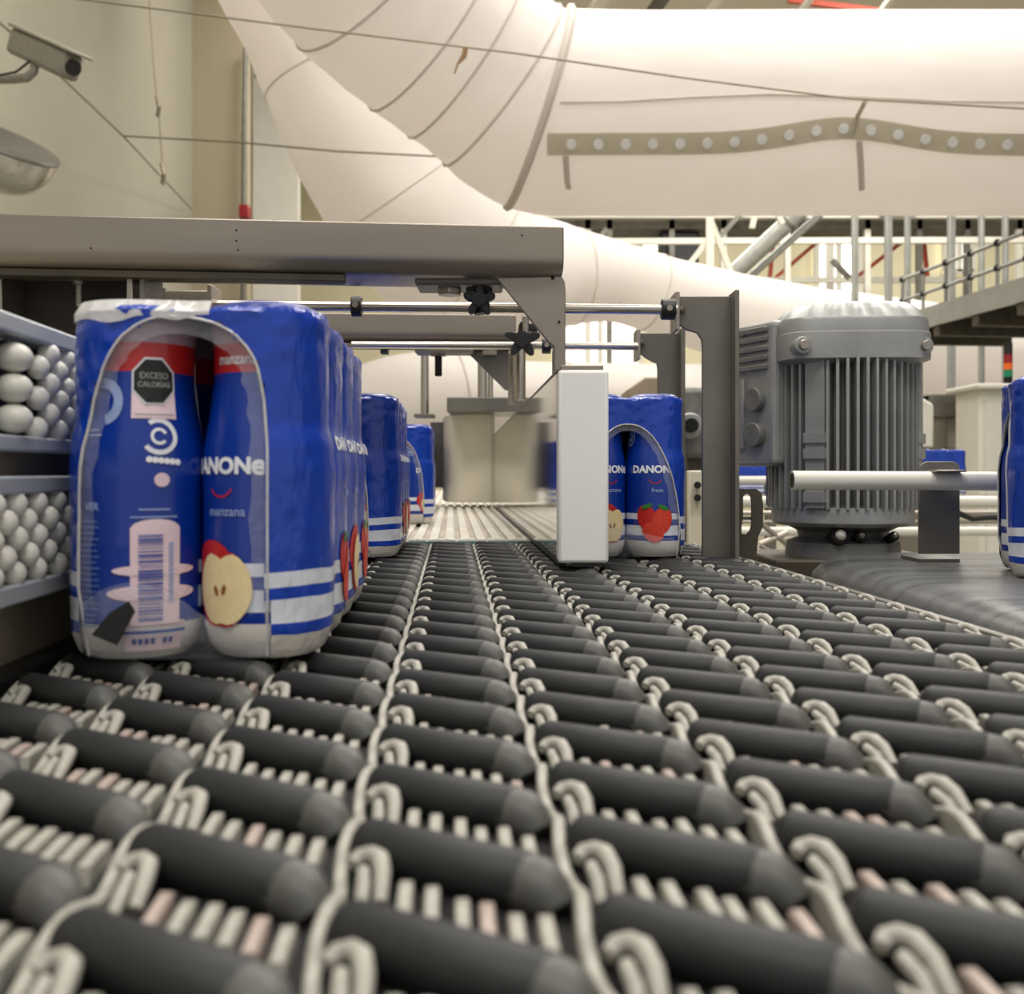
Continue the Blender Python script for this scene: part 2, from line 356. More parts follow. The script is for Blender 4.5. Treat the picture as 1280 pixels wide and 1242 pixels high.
pb = [MB().tube([p[:3] for p in ptb], [p[3]*(1+.008*sin(i*1.1)) for i, p in enumerate(ptb)], 48).build('duct_skin', FABRIC)]
for i in (20, 29, 37, 44, 50, 60): pb.append(ring_seam(ptb, i, .005))
about(pb, ductb)
ductc = thing('floor_fabric_duct', 'pale fabric duct piece low behind the conveyor frames', 'duct', P(600, 480, 9.5))
pc = spline([P(420, 560, 9.2)[:]+(.6,), P(520, 520, 9.4)[:]+(.6,), P(640, 505, 9.6)[:]+(.42,), P(780, 500, 9.8)[:]+(.36,), P(900, 500, 10)[:]+(.36,)], 8)
pcm = [MB().tube([p[:3] for p in pc], [p[3] for p in pc], 36).build('duct_skin', FABRIC), ring_seam(pc, 12, .01), ring_seam(pc, 20, .01)]
about(pcm, ductc)

# ---- far steelwork
def beamthing(name, segs, m, label, cat, wd=.05, grp=None):
    t = thing(name, label, cat, segs[0][0], 0, grp); ob = []
    for a, b in segs: ob.append(MB().beam(a, b, wd, wd).build('beam', m))
    about(ob, t); return t
mz = thing('mezzanine', 'dark grating mezzanine deck far behind, under the fabric duct', 'platform', P(960, 275, 11))
ob = [MB().box(PX(540, 11), PX(1500, 11), 11, 11.7, PZ(286, 11), PZ(268, 11)).build('deck', DARKG),
      MB().box(PX(540, 10.9), PX(1500, 10.9), 10.86, 10.94, PZ(273, 10.9), PZ(269, 10.9)).build('edge_rail', STRUCT),
      MB().box(PX(540, 10.9), PX(1500, 10.9), 10.86, 10.94, PZ(261, 10.9), PZ(257, 10.9)).build('edge_rail', STRUCT),
      MB().box(PX(540, 11), PX(700, 11), 10.9, 11, PZ(245, 11), PZ(229, 11)).build('fascia', STRUCT),
      MB().box(PX(540, 11.2), PX(690, 11.2), 11.1, 11.6, PZ(226, 11.2), PZ(186, 11.2)).build('deck_machine', BLACKM, bevel=.03)]
for px in (570, 612, 735, 762, 840, 905, 985, 1085, 1150, 1210, 1275):
    ob.append(MB().box(PX(px, 11)-.03, PX(px, 11)+.03, 11, 11.06, FZ, PZ(268, 11)).build('column', STRUCT if px % 2 else STEELD))
ob.append(MB().box(PX(828, 11), PX(876, 11), 11.1, 11.4, PZ(345, 11), PZ(286, 11)).build('control_box', BLACK, bevel=.02))
for a, b in (((966, 350), (1042, 285)), ((962, 350), (968, 285)), ((1074, 344), (1150, 285)), ((1153, 285), (1159, 345))): ob.append(MB().beam(P(*a, 11.5), P(*b, 11.5), .042, .042).build('red_brace', REDP))
about(ob, mz)
for (px, wpx, d, y0, y1, lb) in ((888, 9, 8.6, 180, 420, 'white steel column left of the diagonal pipe'), (1038, 10, 12.5, 270, 560, 'cream column far back, right of the diagonal pipe'),
                             (1070, 7, 7.2, 180, 560, 'slim grey post rising behind the left of the motor'), (1112, 8, 7.2, 180, 560, 'slim grey post rising behind the middle of the motor'),
                             (1136, 6, 7.4, 180, 560, 'thinner grey post right beside the middle post'), (1191, 8, 7.2, 180, 560, 'grey post just right of the motor'),
                             (1229, 5, 6.4, 180, 640, 'thin grey post crossing in front of the catwalk'), (1259, 5, 6.4, 180, 640, 'thin grey post at the right end of the catwalk')):
    tag(MB().box(PX(px-wpx/2, d), PX(px+wpx/2, d), d, d+.05, FZ, PZ(y0, d)).build('steel_post', STRUCT if wpx > 8.5 else GALV, bevel=.006), lb, 'post', 'posts behind the conveyor')
pp = thing('diagonal_pipe', 'thick grey pipe slanting down left from under the duct', 'pipe', P(960, 295, 7.6))
about([MB().cyl(P(914, 345, 9.7), P(1022, 243, 9.3), .082, 20).build('pipe', GALV), MB().cyl(P(984, 279, 9.44), P(988, 275.3, 9.42), .091, 20).build('collar', STEELD),
       MB().cyl(P(935, 348, 9.8), P(1045, 250, 9.4), .037, 12).build('side_pipe', GALV)], pp)
beamthing('red_brace', [(P(985, 0, 10), P(1115, 16, 10))], REDP, 'red roof brace above the large duct', 'brace', .05)
beamthing('light_beam', [(P(740, 302, 10.5), P(1300, 300, 10.5))], STRUCT, 'long pale horizontal beam below the mezzanine', 'beam', .06)
beamthing('light_beam', [(P(940, 350, 11.5), P(1210, 350, 11.5))], STRUCT, 'pale lower beam crossing behind the motor top', 'beam', .06)
beamthing('truss', [(P(850, 345, 8.7), P(888, 296, 8.7)), (P(888, 275, 8.7), P(915, 345, 8.7)), (P(948, 245, 8.8), P(940, 285, 8.8)), (P(960, 240, 8.8), P(978, 280, 8.8))], STRUCT, 'white truss bracing at the foot of the white column', 'truss', .045)
beamthing('truss', [(P(740, 312, 10.8), P(758, 286, 10.8)), (P(900, 296, 10.8), P(930, 262, 10.8)), (P(1040, 325, 10.8), P(1062, 348, 10.8)), (P(1100, 268, 10.8), P(1145, 262, 10.8))], STEELD, 'dark truss braces under the mezzanine', 'truss', .05)
for (x0, x1, lb) in ((740, 765, 'first'), (815, 838, 'second'), (885, 898, 'third'), (1000, 1008, 'fourth'), (1100, 1106, 'fifth')):
    tag(MB().beam(P(x0-10, 30, 10), P(x0+22, -14, 9.4), .12 if x0 < 880 else .05, .06).build('roof_beam', STRUCT if lb != 'second' else DARKG), '%s roof beam from the left above the large duct' % lb, 'beam')
# catwalk
cw = thing('catwalk', 'raised catwalk with grey deck and handrails at right edge', 'catwalk', P(1200, 380, 5.6))
A = P(1128, 402, 6.15); B = P(1420, 300, 4.2); B.z = A.z; dirv = (B-A).normalized(); nv = Vector((-dirv.y, dirv.x, 0))
if nv.y < 0: nv = -nv
ob = [MB().obox((A+B)/2+nv*.35+Vector((0, 0, -.02)), (B-A)/2, nv*.35, Vector((0, 0, .02))).build('deck', DARKG),
      MB().obox((A+B)/2+Vector((0, 0, -.02)), (B-A)/2, nv*.01, Vector((0, 0, .06))).build('fascia', GALV),
      MB().obox((A+B)/2+nv*.7+Vector((0, 0, -.02)), (B-A)/2, nv*.01, Vector((0, 0, .06))).build('fascia', GALV)]
for k in range(6): ob.append(MB().obox(A+(B-A)*(k/5)+nv*.35+Vector((0, 0, -.09)), dirv*.03, nv*.35, Vector((0, 0, .05))).build('cross_beam', STEELDD))
for h in (.13, .26): ob.append(MB().cyl(A+Vector((0, 0, h)), B+Vector((0, 0, h)), .011, 8).build('handrail', GALV))
for k in range(9):
    q = A+(B-A)*(k/8); ob.append(MB().cyl(q, q+Vector((0, 0, .28)), .010, 8).build('rail_post', GALV))
    ob.append(MB().ell(q+Vector((0, 0, .26)), .02, .02, .02).build('rail_clamp', BLACK)); ob.append(MB().ell(q+Vector((0, 0, .13)), .02, .02, .02).build('rail_clamp', BLACK))
ob.append(MB().box(B.x-.05, B.x+.05, B.y, B.y+.1, FZ, B.z-.02).build('leg', GALV)); ob.append(MB().box(A.x-.02, A.x+.02, A.y+.1, A.y+.14, FZ, A.z-.02).build('leg', GALV))
about(ob, cw)
# cabinets and signal tower
cb = thing('machine_frame', 'grey steel machine frame with pale panel right of the motor', 'machine', (PX(1200, 5.3), 5.3, FZ))
about([MB().box(PX(1162, 5), PX(1185, 5), 5, 5.2, FZ, PZ(492, 5)).build('post', CABG, bevel=.01), MB().box(PX(1218, 5), PX(1226, 5), 5, 5.2, FZ, PZ(492, 5)).build('post', CABG, bevel=.01),
       MB().box(PX(1162, 5), PX(1226, 5), 4.98, 5.18, PZ(522, 5), PZ(492, 5)).build('header', STEELD, bevel=.01),
       MB().box(PX(1185, 5), PX(1218, 5), 5.1, 5.14, PZ(555, 5), PZ(522, 5)).build('panel', CABW), MB().box(PX(1185, 5), PX(1218, 5), 5.1, 5.14, FZ, PZ(556, 5)).build('panel', mat('panel_tan', srgb(198, 192, 176), .5))], cb)
cb = thing('control_cabinet', 'white control cabinet with overhanging top behind far right pack', 'cabinet', (PX(1255, 4.6), 4.6, FZ))
about([MB().box(PX(1224, 4.6), PX(1300, 4.6), 4.6, 4.85, FZ, PZ(486, 4.6)).build('cabinet_body', CABW, bevel=.01), MB().box(PX(1216, 4.6), PX(1306, 4.6), 4.55, 4.9, PZ(487, 4.6), PZ(480, 4.6)).build('cabinet_top', CABW, bevel=.008),
       MB().box(PX(1232, 4.6), PX(1292, 4.6), 4.59, 4.6, PZ(700, 4.6), PZ(500, 4.6)).build('door', CABW, bevel=.003)], cb)
sg = thing('signal_tower', 'small signal light tower, black red orange green, on white cabinet', 'signal light', (PX(1260, 4.7), 4.7, PZ(480, 4.7)))
zz = PZ(480, 4.7)
for y0, y1, m in ((480, 471, BLACKM), (471, 462, GREEN), (462, 454, ORANGE), (454, 443, REDL), (443, 429, BLACK)):
    MB().cyl((0, 0, PZ(y0, 4.7)-zz), (0, 0, PZ(y1, 4.7)-zz), .02, 14).build('lens' if m not in (BLACKM, BLACK) else 'cap', m, sg)
cc = thing('packing_machine', 'pale sloped machine cover just right of the motor', 'machine', (PX(1150, 3.8), 3.8, FZ))
about([MB().prism([P(1128, 560, 3.8), P(1128, 500, 3.8), P(1146, 492, 3.8), P(1168, 505, 3.8), P(1168, 560, 3.8)], (0, .3, 0)).build('cover', CABW, bevel=.01),
       MB().box(PX(1128, 3.8), PX(1168, 3.8), 3.8, 4.1, FZ, PZ(560, 3.8)).build('base', CABG)], cc)

# distant conveyor with white rails
dc = thing('distant_conveyor', 'distant conveyor with white pipe rails behind the motor', 'conveyor', (1.0, 3.0, FZ))
ob = [MB().box(.1, 2.6, 2.95, 3.35, -.03, 0).build('conveyor_bed', CABG)]
for (py, d, r) in ((600, 2.75, .011), (627, 2.6, .015), (641, 2.5, .006), (664, 2.4, .011), (652, 2.5, .005)):
    ob.append(MB().cyl((PX(858, d), d, PZ(py, d)), (PX(1400, d), d, PZ(py, d)), r, 12).build('rail', WPIPE if r > .006 else STEEL))
for px in (880, 965, 1170, 1300): ob.append(MB().box(PX(px, 2.8)-.012, PX(px, 2.8)+.012, 2.8, 2.84, FZ, PZ(598, 2.8)).build('leg', STEELD))
ob.append(MB().cyl(P(952, 655, 2.2), P(990, 685, 2.2), .006, 8).build('tie_rod', STEEL)); ob.append(MB().cyl(P(950, 680, 2.2), P(985, 665, 2.2), .006, 8).build('tie_rod', STEEL))
ob.append(MB().cyl(P(950, 682, 2.1), P(985, 702, 2.1), .005, 8).build('tie_rod', STEEL))
ob.append(MB().tube([P(1195, 640, 2.3), P(1215, 648, 2.3), P(1240, 646, 2.3), P(1290, 652, 2.3)], .007, 8).build('cable', BLACK))
about(ob, dc)

# ================================================================ BOTTLE PACKS
BH = .1435
def br(z):      # bottle radius profile
    K = [(0, .0195), (.004, .0232), (.012, .0254), (.03, .0258), (.06, .0258), (.076, .0262), (.084, .0256), (.098, .0232), (.112, .0216), (.124, .0216), (.132, .0226), (.138, .0226), (.1415, .021), (BH, .017)]
    for (a, ra), (b, rb) in zip(K, K[1:]):
        if z <= b:
            t = (z-a)/(b-a); t = t*t*(3-2*t); return ra+(rb-ra)*t
    return K[-1][1]
prof = [(br(z), z) for z in [0, .002, .004, .008, .012, .02, .03, .05, .06, .068, .076, .08, .084, .09, .098, .105, .112, .124, .128, .132, .138, .140, .1415, BH]]
bottle_me = MB().lathe(prof, seg=36).mesh('bottle', BOTM)
def wrap(pts2, rot=0, off=.0004):
    out = []
    for u, v in pts2:
        r = br(v)+off; a = u/.0256+rot; out.append((r*sin(a), -r*cos(a), v))
    return out
def filmpos(x_or_t, z, face, off):  # point on right side (+x) of the film
    r = fr(z); t = x_or_t
    return (FAX+r-dipf(t, z)+off, t, z)
FAX = .026
def fr(z): return max(br(min(z, .1385)), .0236 if z > .09 else 0)+.0015
def dipf(t, z, n=4):
    c = [(-(n-1)/2+i)*.052 for i in range(n)]; q = min(abs(t-k) for k in c)
    D = .0030+.0035*math.exp(-((z-.112)/.022)**2)+.002*math.exp(-((z-.0)/.01)**2)
    return D*min(1, q/.026)**2 if abs(t) < c[-1] else 0
def decal(mb, name, mats, parent, mapper):
    vs = mapper([(v[0], v[1]) for v in mb.v]); me = bpy.data.meshes.new(name); me.from_pydata(vs, [], mb.f)
    for m in (mats if isinstance(mats, list) else [mats]): me.materials.append(m)
    for p, i in zip(me.polygons, mb.m): p.material_index = i
    o = bpy.data.objects.new(name, me); COL.objects.link(o); o.parent = parent; return o
def rect2(mb, u0, u1, v0, v1, n=6):
    vs = []; 
    for i in range(n+1):
        u = u0+(u1-u0)*i/n; vs += [(u, v0), (u, v1)]
    mb.add(vs, [(2*i, 2*i+2, 2*i+3, 2*i+1) for i in range(n)])
def blob2(mb, pts, c, rings=4):
    n = len(pts); vs = []
    for k in range(rings+1):
        f = k/rings
        vs += [(c[0]+(p[0]-c[0])*f, c[1]+(p[1]-c[1])*f) for p in pts]
    mb.add(vs, [(k*n+i, k*n+(i+1) % n, (k+1)*n+(i+1) % n, (k+1)*n+i) for k in range(rings) for i in range(n)])
def ellp(cx, cy, rx, ry, rot=0, n=20, f=None):
    out = []
    for k in range(n):
        t = 2*pi*k/n; s = f(t) if f else 1; x = rx*cos(t)*s; y = ry*sin(t)*s
        out.append((cx+x*cos(rot)-y*sin(rot), cy+x*sin(rot)+y*cos(rot)))
    return out
def ring2(mb, cx, cy, r0, r1, a0=0, a1=2*pi, n=28, sx=1):
    vs = []
    for i in range(n+1):
        t = a0+(a1-a0)*i/n; vs += [(cx+sx*r0*cos(t), cy+r0*sin(t)), (cx+sx*r1*cos(t), cy+r1*sin(t))]
    mb.add(vs, [(2*i, 2*i+2, 2*i+3, 2*i+1) for i in range(n)])
_tc = {}
def text2(s, size, bold=.0):
    key = (s, size, bold)
    if key in _tc: return _tc[key]
    c = bpy.data.curves.new('text', 'FONT'); c.body = s; c.size = size; c.align_x = 'CENTER'; c.align_y = 'CENTER'; c.offset = bold; c.resolution_u = 3
    o = bpy.data.objects.new('text', c); COL.objects.link(o); dg = bpy.context.evaluated_depsgraph_get(); dg.update()
    me = o.evaluated_get(dg).to_mesh(); vs = [tuple(v.co) for v in me.vertices]; fs = [tuple(p.vertices) for p in me.polygons]
    o.evaluated_get(dg).to_mesh_clear(); bpy.data.objects.remove(o); bpy.data.curves.remove(c)
    _tc[key] = (vs, fs); return _tc[key]
def addtext(mb, s, size, cx, cy, bold=0, rot=0, sx=1):
    vs, fs = text2(s, size, bold); mb.add([(cx+(v[0]*cos(rot)-v[1]*sin(rot))*sx, cy+v[0]*sin(rot)+v[1]*cos(rot)) for v in vs], fs)
def logo(mb, cx, cy, s=1.0):
    addtext(mb, 'DANON', .0088*s, cx-.0036*s, cy, .0004*s, sx=1.02)
    addtext(mb, 'e', .0116*s, cx+.0162*s, cy+.0006*s, .0004*s, sx=1.05)
def front_print(b, rot, fruit, flavour):
    R = lambda off: (lambda p: wrap(p, rot, off))
    m = MB(); logo(m, 0, .0765); decal(m, 'logo_text', WHITE, b, R(.0004))
    m = MB(); ring2(m, 0, .0765-.0062, .0055, .0063, pi*1.15, pi*1.85, 10, 1.0); decal(m, 'logo_swoosh', INKR, b, R(.0004))
    m = MB(); addtext(m, flavour, .0052, .002, .0585, .00006); decal(m, 'flavour_text', INKL, b, R(.0004))
    m = MB(); addtext(m, flavour, .0062, .004, .1195, .00008); decal(m, 'flavour_text', WHITE, b, R(.0004))
    m = MB(); ring2(m, -.030, .105, .0062, .0078); blob2(m, ellp(-.030, .105, .0045, .0045), (-.030, .105)); decal(m, 'badge', INKL, b, R(.0004))
    m = MB(); blob2(m, ellp(-.0315, .106, .0012, .0020, .5), (-.0315, .106)); blob2(m, ellp(-.0285, .106, .0012, .0020, -.5), (-.0285, .106)); decal(m, 'badge_mark', INKB, b, R(.0007))
    fr_print(b, fruit, R)
def fr_print(b, fruit, R, cx=0, cz=.029):
    if fruit == 'apple':
        m = MB(); blob2(m, ellp(cx-.007, cz+.006, .0125, .0125, 0, 24, lambda t: 1+.07*cos(2*t-1)), (cx-.007, cz+.006)); decal(m, 'apple_print', INKR, b, R(.0005))
        m = MB(); blob2(m, ellp(cx-.0010, cz-.001, .0145, .0165, 0, 28, lambda t: 1-.26*math.exp(-((t-pi/2)/.30)**2)-.09*math.exp(-((t-3*pi/2)/.25)**2)), (cx, cz)); decal(m, 'apple_rim', INKR, b, R(.0007))
        m = MB(); blob2(m, ellp(cx+.0004, cz-.0008, .0135, .0155, 0, 28, lambda t: 1-.26*math.exp(-((t-pi/2)/.30)**2)-.09*math.exp(-((t-3*pi/2)/.25)**2)), (cx, cz)); decal(m, 'apple_flesh', INKC, b, R(.0010))
        m = MB(); blob2(m, ellp(cx-.0018, cz-.002, .0010, .0021, .3), (cx-.0018, cz-.002)); blob2(m, ellp(cx+.002, cz-.0015, .0010, .0021, -.3), (cx+.002, cz-.0015)); decal(m, 'apple_seed', INKN, b, R(.0012))
    else:
        sh = lambda t: 1+.12*cos(t-pi/2)
        m = MB(); blob2(m, ellp(cx-.007, cz+.004, .0085, .0115, .25, 22, sh), (cx-.007, cz+.004)); decal(m, 'strawberry_print', INKR, b, R(.0005))
        m = MB(); blob2(m, ellp(cx+.006, cz+.002, .0085, .012, -.2, 22, sh), (cx+.006, cz+.002)); decal(m, 'strawberry_print', INKO, b, R(.0007))
        m = MB(); blob2(m, ellp(cx-.001, cz-.008, .008, .010, .9, 22, sh), (cx-.001, cz-.008)); decal(m, 'strawberry_print', INKO, b, R(.0009))
        m = MB(); blob2(m, ellp(cx+.007, cz+.0145, .005, .002, -.4), (cx+.007, cz+.0145)); blob2(m, ellp(cx-.007, cz+.0155, .005, .002, .4), (cx-.007, cz+.0155)); decal(m, 'leaf_print', INKG, b, R(.0011))
def back_print(b, rot):
    R = lambda off: (lambda p: wrap(p, rot, off))
    m = MB(); rect2(m, -.034, .034, .0145, .045, 20); decal(m, 'back_label', mat('ink_label_blue', BLUE2, .35, 0, .04, 80), b, R(.0002))
    m = MB(); rect2(m, .001, .025, .0035, .0150, 8); decal(m, 'barcode_label', PINK, b, R(.0004))
    m = MB(); rect2(m, .001, .025, .0105, .0118, 8); [rect2(m, .004+k*.0024, .0056+k*.0024, .0062, .0086, 1) for k in range(7) if k != 4]; decal(m, 'lot_text', INKB, b, R(.0009))
    m = MB(); rect2(m, .0035, .0225, .0955, .1085); decal(m, 'warning_label', PINK, b, R(.0005))
    m = MB(); blob2(m, ellp(.013, .1105, .0102, .0102, pi/8, 8), (.013, .1105)); decal(m, 'warning_label', WHITE, b, R(.0007))
    m = MB(); blob2(m, ellp(.013, .1105, .0093, .0093, pi/8, 8), (.013, .1105)); decal(m, 'warning_octagon', INKK, b, R(.0010))
    m = MB(); addtext(m, 'EXCESO', .0034, .013, .1125, .00005); addtext(m, 'CALORÍAS', .0030, .013, .1090, .00005); rect2(m, .005, .021, .0968, .0973); decal(m, 'warning_text', mat('ink_grey', srgb(150, 150, 146), .4), b, R(.0014))
    m = MB(); ring2(m, .0145, .0885, .0055, .0074, -2.5, 2.2); ring2(m, .0145, .0885, .0022, .0034, .4, 5.6); [blob2(m, ellp(.0105+k*.0022, .0793-.0002*k, .0013, .0013, 0, 8), (.0105+k*.0022, .0793-.0002*k), 1) for k in range(6)]; decal(m, 'recycling_logo', WHITE, b, R(.0004))
    m = MB(); blob2(m, ellp(.0152, .0712, .0030, .0028), (.0152, .0712)); decal(m, 'logo_dot', PINK, b, R(.0004))
    m = MB(); rect2(m, .0065, .0185, .0592, .0598); rect2(m, .0035, .0215, .0562, .0568); addtext(m, 'VER', .0042, -.0125, .0605, .0001); decal(m, 'small_text', INKL, b, R(.0004))
    m = MB()
    for k in range(19): rect2(m, -.020, -.0085-.003*random.random(), .0545-k*.0023, .0551-k*.0023, 3)
    decal(m, 'ingredient_lines', mat('ink_mid_blue', srgb(96, 124, 190), .4), b, R(.0004))
    m = MB(); rect2(m, .0035, .0225, .014, .0525, 8); blob2(m, ellp(.013, .0522, .0092, .0035), (.013, .0522)); blob2(m, ellp(.013, .0355, .0165, .0024), (.013, .0355)); blob2(m, ellp(.012, .0265, .0175, .0034), (.012, .0265)); decal(m, 'barcode_label', PINK, b, R(.0006))
    m = MB(); z = .0495
    while z > .0165:
        h = random.choice([.0003, .0005, .0008]); rect2(m, .0065, .0155, z-h, z, 5); z -= h+random.choice([.0004, .0006, .0009])
    decal(m, 'barcode', INKB, b, R(.0010))
    m = MB(); [rect2(m, .0178, .0196, .023+k*.002, .0243+k*.002, 1) for k in range(12)]; decal(m, 'barcode_digits', INKL, b, R(.0010))
    m = MB(); ring2(m, -.0095, .102, .0055, .0095, -1.3, 2.6); rect2(m, -.020, -.010, .0905, .0912); rect2(m, -.020, -.008, .0885, .0891); decal(m, 'badge', INKL, b, R(.0004))

def core(s, n=4):
    """s in 0..1 round the pack: returns (core point, normal)"""
    ay = (n-1)/2*.052; rr = .0262; seg = [2*FAX, pi/2*rr, 2*ay, pi/2*rr, 2*FAX, pi/2*rr, 2*ay, pi/2*rr]; tot = sum(seg); q = (s % 1)*tot
    C = [(-FAX, -ay, 1, 0, 0, -1), (FAX, -ay, None), (FAX, -ay, 0, 1, 1, 0), (FAX, ay, None), (FAX, ay, -1, 0, 0, 1), (-FAX, ay, None), (-FAX, ay, 0, -1, -1, 0), (-FAX, -ay, None)]
    a0 = {1: -pi/2, 3: 0, 5: pi/2, 7: pi}
    for i, L_ in enumerate(seg):
        if q <= L_ or i == 7:
            if i % 2 == 0:
                x, y, dx, dy, nx, ny = C[i]; return (x+dx*q, y+dy*q, nx, ny)
            a = a0[i]+q/rr; return (C[i][0], C[i][1], cos(a), sin(a))
        q -= L_
def filmS(s, z, n=4, off=0):
    x, y, nx, ny = core(s, n); r = fr(z)+off
    if abs(nx) > .999: r -= dipf(y, z, n)
    elif abs(ny) > .999:
        q = 1-abs(abs(x)/FAX); D = .0012+.004*math.exp(-((z-.112)/.022)**2)*1; r -= D*q*q
    return (x+nx*r, y+ny*r, z)
from mathutils import noise as mnoise
PWL = [None]
def film_mesh(n=4, hw=.044, za=.118, pw=2.4, x0=0, both=True, seed=0):
    rnd = random.Random(seed)
    mb = MB(); NS = 240; ZS = [.0006+(.1385-.0006)*i/64 for i in range(65)]; tot = len(ZS)
    for z in ZS: mb.v += [filmS(k/NS, z, n) for k in range(NS)]
    def hole(x, y, z):
        if abs(y) < (n-1)/2*.052-.002 or (y > 0 and not both): return False
        if z > za: return False
        return abs(x-x0) < hw*(1-(z/za)**(PWL[0] if PWL[0] and x < x0 else pw))**(1/2.2)
    for i in range(tot-1):
        for k in range(NS):
            l = (k+1) % NS; a = mb.v[i*NS+k]; b = mb.v[(i+1)*NS+l]; c = ((a[0]+b[0])/2, (a[1]+b[1])/2, (a[2]+b[2])/2)
            if hole(*c): continue
            mb.f.append((i*NS+k, i*NS+l, (i+1)*NS+l, (i+1)*NS+k)); mb.m.append(0)
    # top: rings closing over the bottle tops with sags between them
    base = (tot-1)*NS; prev = base; cs = [(sx, (-(n-1)/2+j)*.052) for sx in (-FAX, FAX) for j in range(n)]
    for j, (sc, dz) in enumerate([(.985, .0030), (.95, .0048), (.88, .0055), (.75, .0055), (.55, .0055), (.3, .0055), (.06, .0055)]):
        st_ = len(mb.v)
        for k in range(NS):
            x, y, _ = mb.v[base+k]; x *= sc; yb = (n-1)/2*.052; y = y*sc if abs(y) > yb*0 else y
            q = min(sqrt((x-a)**2+(y-b)**2) for a, b in cs); sag = .0045*max(0, min(1, (q-.014)/.018))
            mb.v.append((x, y, .1385+dz-(sag if j > 0 else sag*.3)))
        for k in range(NS):
            l = (k+1) % NS; mb.f.append((prev+k, prev+l, st_+l, st_+k)); mb.m.append(0)
        prev = st_
    mb.f.append(tuple(prev+k for k in range(NS))); mb.m.append(0)
    for i, (x, y, z) in enumerate(mb.v):       # crinkles, strongest round the shoulders and top
        a = .0002+.0011*max(0, min(1, (z-.108)/.03)); q = a*mnoise.noise(Vector((x*90, y*90, z*150+seed)))+a*.6*mnoise.noise(Vector((x*260, y*260, z*300)))
        l = max(.001, sqrt(x*x+y*y)); mb.v[i] = (x+q*x/l, y+q*y/l, z+q*.8*(z > .13))
    return mb
def sfind(x, n=4):      # front-face parameter for a given x (nearest)
    best = min(range(480), key=lambda k: abs((lambda p: p[0])(filmS(k/480*.35-.1, .05, n))-x)); return best/480*.35-.1
def rim_mb(n, hw, za, pw, x0, r=.0006):
    pts = []
    for i in range(61):
        t = -1+2*i/60; z = za*(1-abs(t)**3)**(1/1.5); z = max(.002, min(za*.9995, z)); x = x0+(1 if t > 0 else -1)*hw*(1-(z/za)**(PWL[0] if PWL[0] and t <= 0 else pw))**(1/2.2)
        s = sfind(x, n); p = filmS(s, z, n, .0002); pts.append(p)
    return MB().tube(pts, r, 6)
def pack(loc, rz, label, n=4, hw=.044, za=.118, pw=2.4, x0=0, detail=2, fruits=None, grp='shrink wrapped packs of bottles'):
    t = thing('bottle_pack', label, 'bottles', loc, rz, grp)
    bots = []
    for j in range(n):
        for i, sx in enumerate((-1, 1)):
            b = inst('bottle', bottle_me, t, (sx*FAX, (-(n-1)/2+j)*.052, .0008)); bots.append(b)
    film_mesh(n, hw, za, pw, x0).build('shrink_film', FILMM, t)
    if detail:
        rim_mb(n, hw, za, pw, x0).build('film_edge', CLEAR, t)
        pts = rim_mb(n, hw, za, pw, x0, 0).v[::6]; m = MB(); vs = []; zc = za*.3
        for i, p in enumerate(pts):       # thin clear border of the film inside the opening
            s = sfind(x0+(p[0]-x0)*(.84 if i % 3 else .80), n); zz = zc+(p[2]-zc)*.93 if p[2] > zc else p[2]; q = filmS(s, zz, n, -.0002)
            vs += [p, ((p[0]+q[0])/2, (p[1]+q[1])/2+.0004, (p[2]+q[2])/2), q]
        m.add(vs, [(i*3+k, i*3+k+1, i*3+k+4, i*3+k+3) for i in range(len(pts)-1) for k in range(2)]); m.build('clear_border', CLEARB, t)
    return t, bots
def side_prints(t, spec):
    for (tt, fruit) in spec:
        R = lambda off, tt=tt: (lambda p: [filmpos(tt+u, v, 0, off) for u, v in p])
        fr_print(t, fruit, R, 0, .030)
        m = MB(); logo(m, 0, .088, .9); decal(m, 'logo_text', WHITE, t, R(.0005))
        m = MB(); addtext(m, 'manzana' if fruit == 'apple' else 'fresa', .0055, 0, .066, .0001); decal(m, 'flavour_text', INKL, t, R(.0005))

PK = LROT
def at_local(u_center, d_front, n=4): return L(u_center, d_front+(n*.052)/2)
PWL[0] = 4.2
p1, b1 = pack(at_local(-.1035, .400), PK, 'nearest blue pack of bottles at left with barcode and apple print', hw=.0375, za=.1365, pw=9, x0=-.0065)
PWL[0] = None
back_print(b1[0], 0); front_print(b1[1], -.58, 'apple', 'manzana')
side_prints(p1, [(-.078, 'none') if False else (-.026, 'strawberry'), (.026, 'apple'), (.078, 'strawberry')])
m = MB(); m.prism([(-.036, -.1068, .012), (-.026, -.1078, .008), (-.019, -.1082, .021), (-.0215, -.1080, .025), (-.029, -.1072, .0205)], (0, -.0006, 0)); m.build('black_sticker', BLACK, p1)
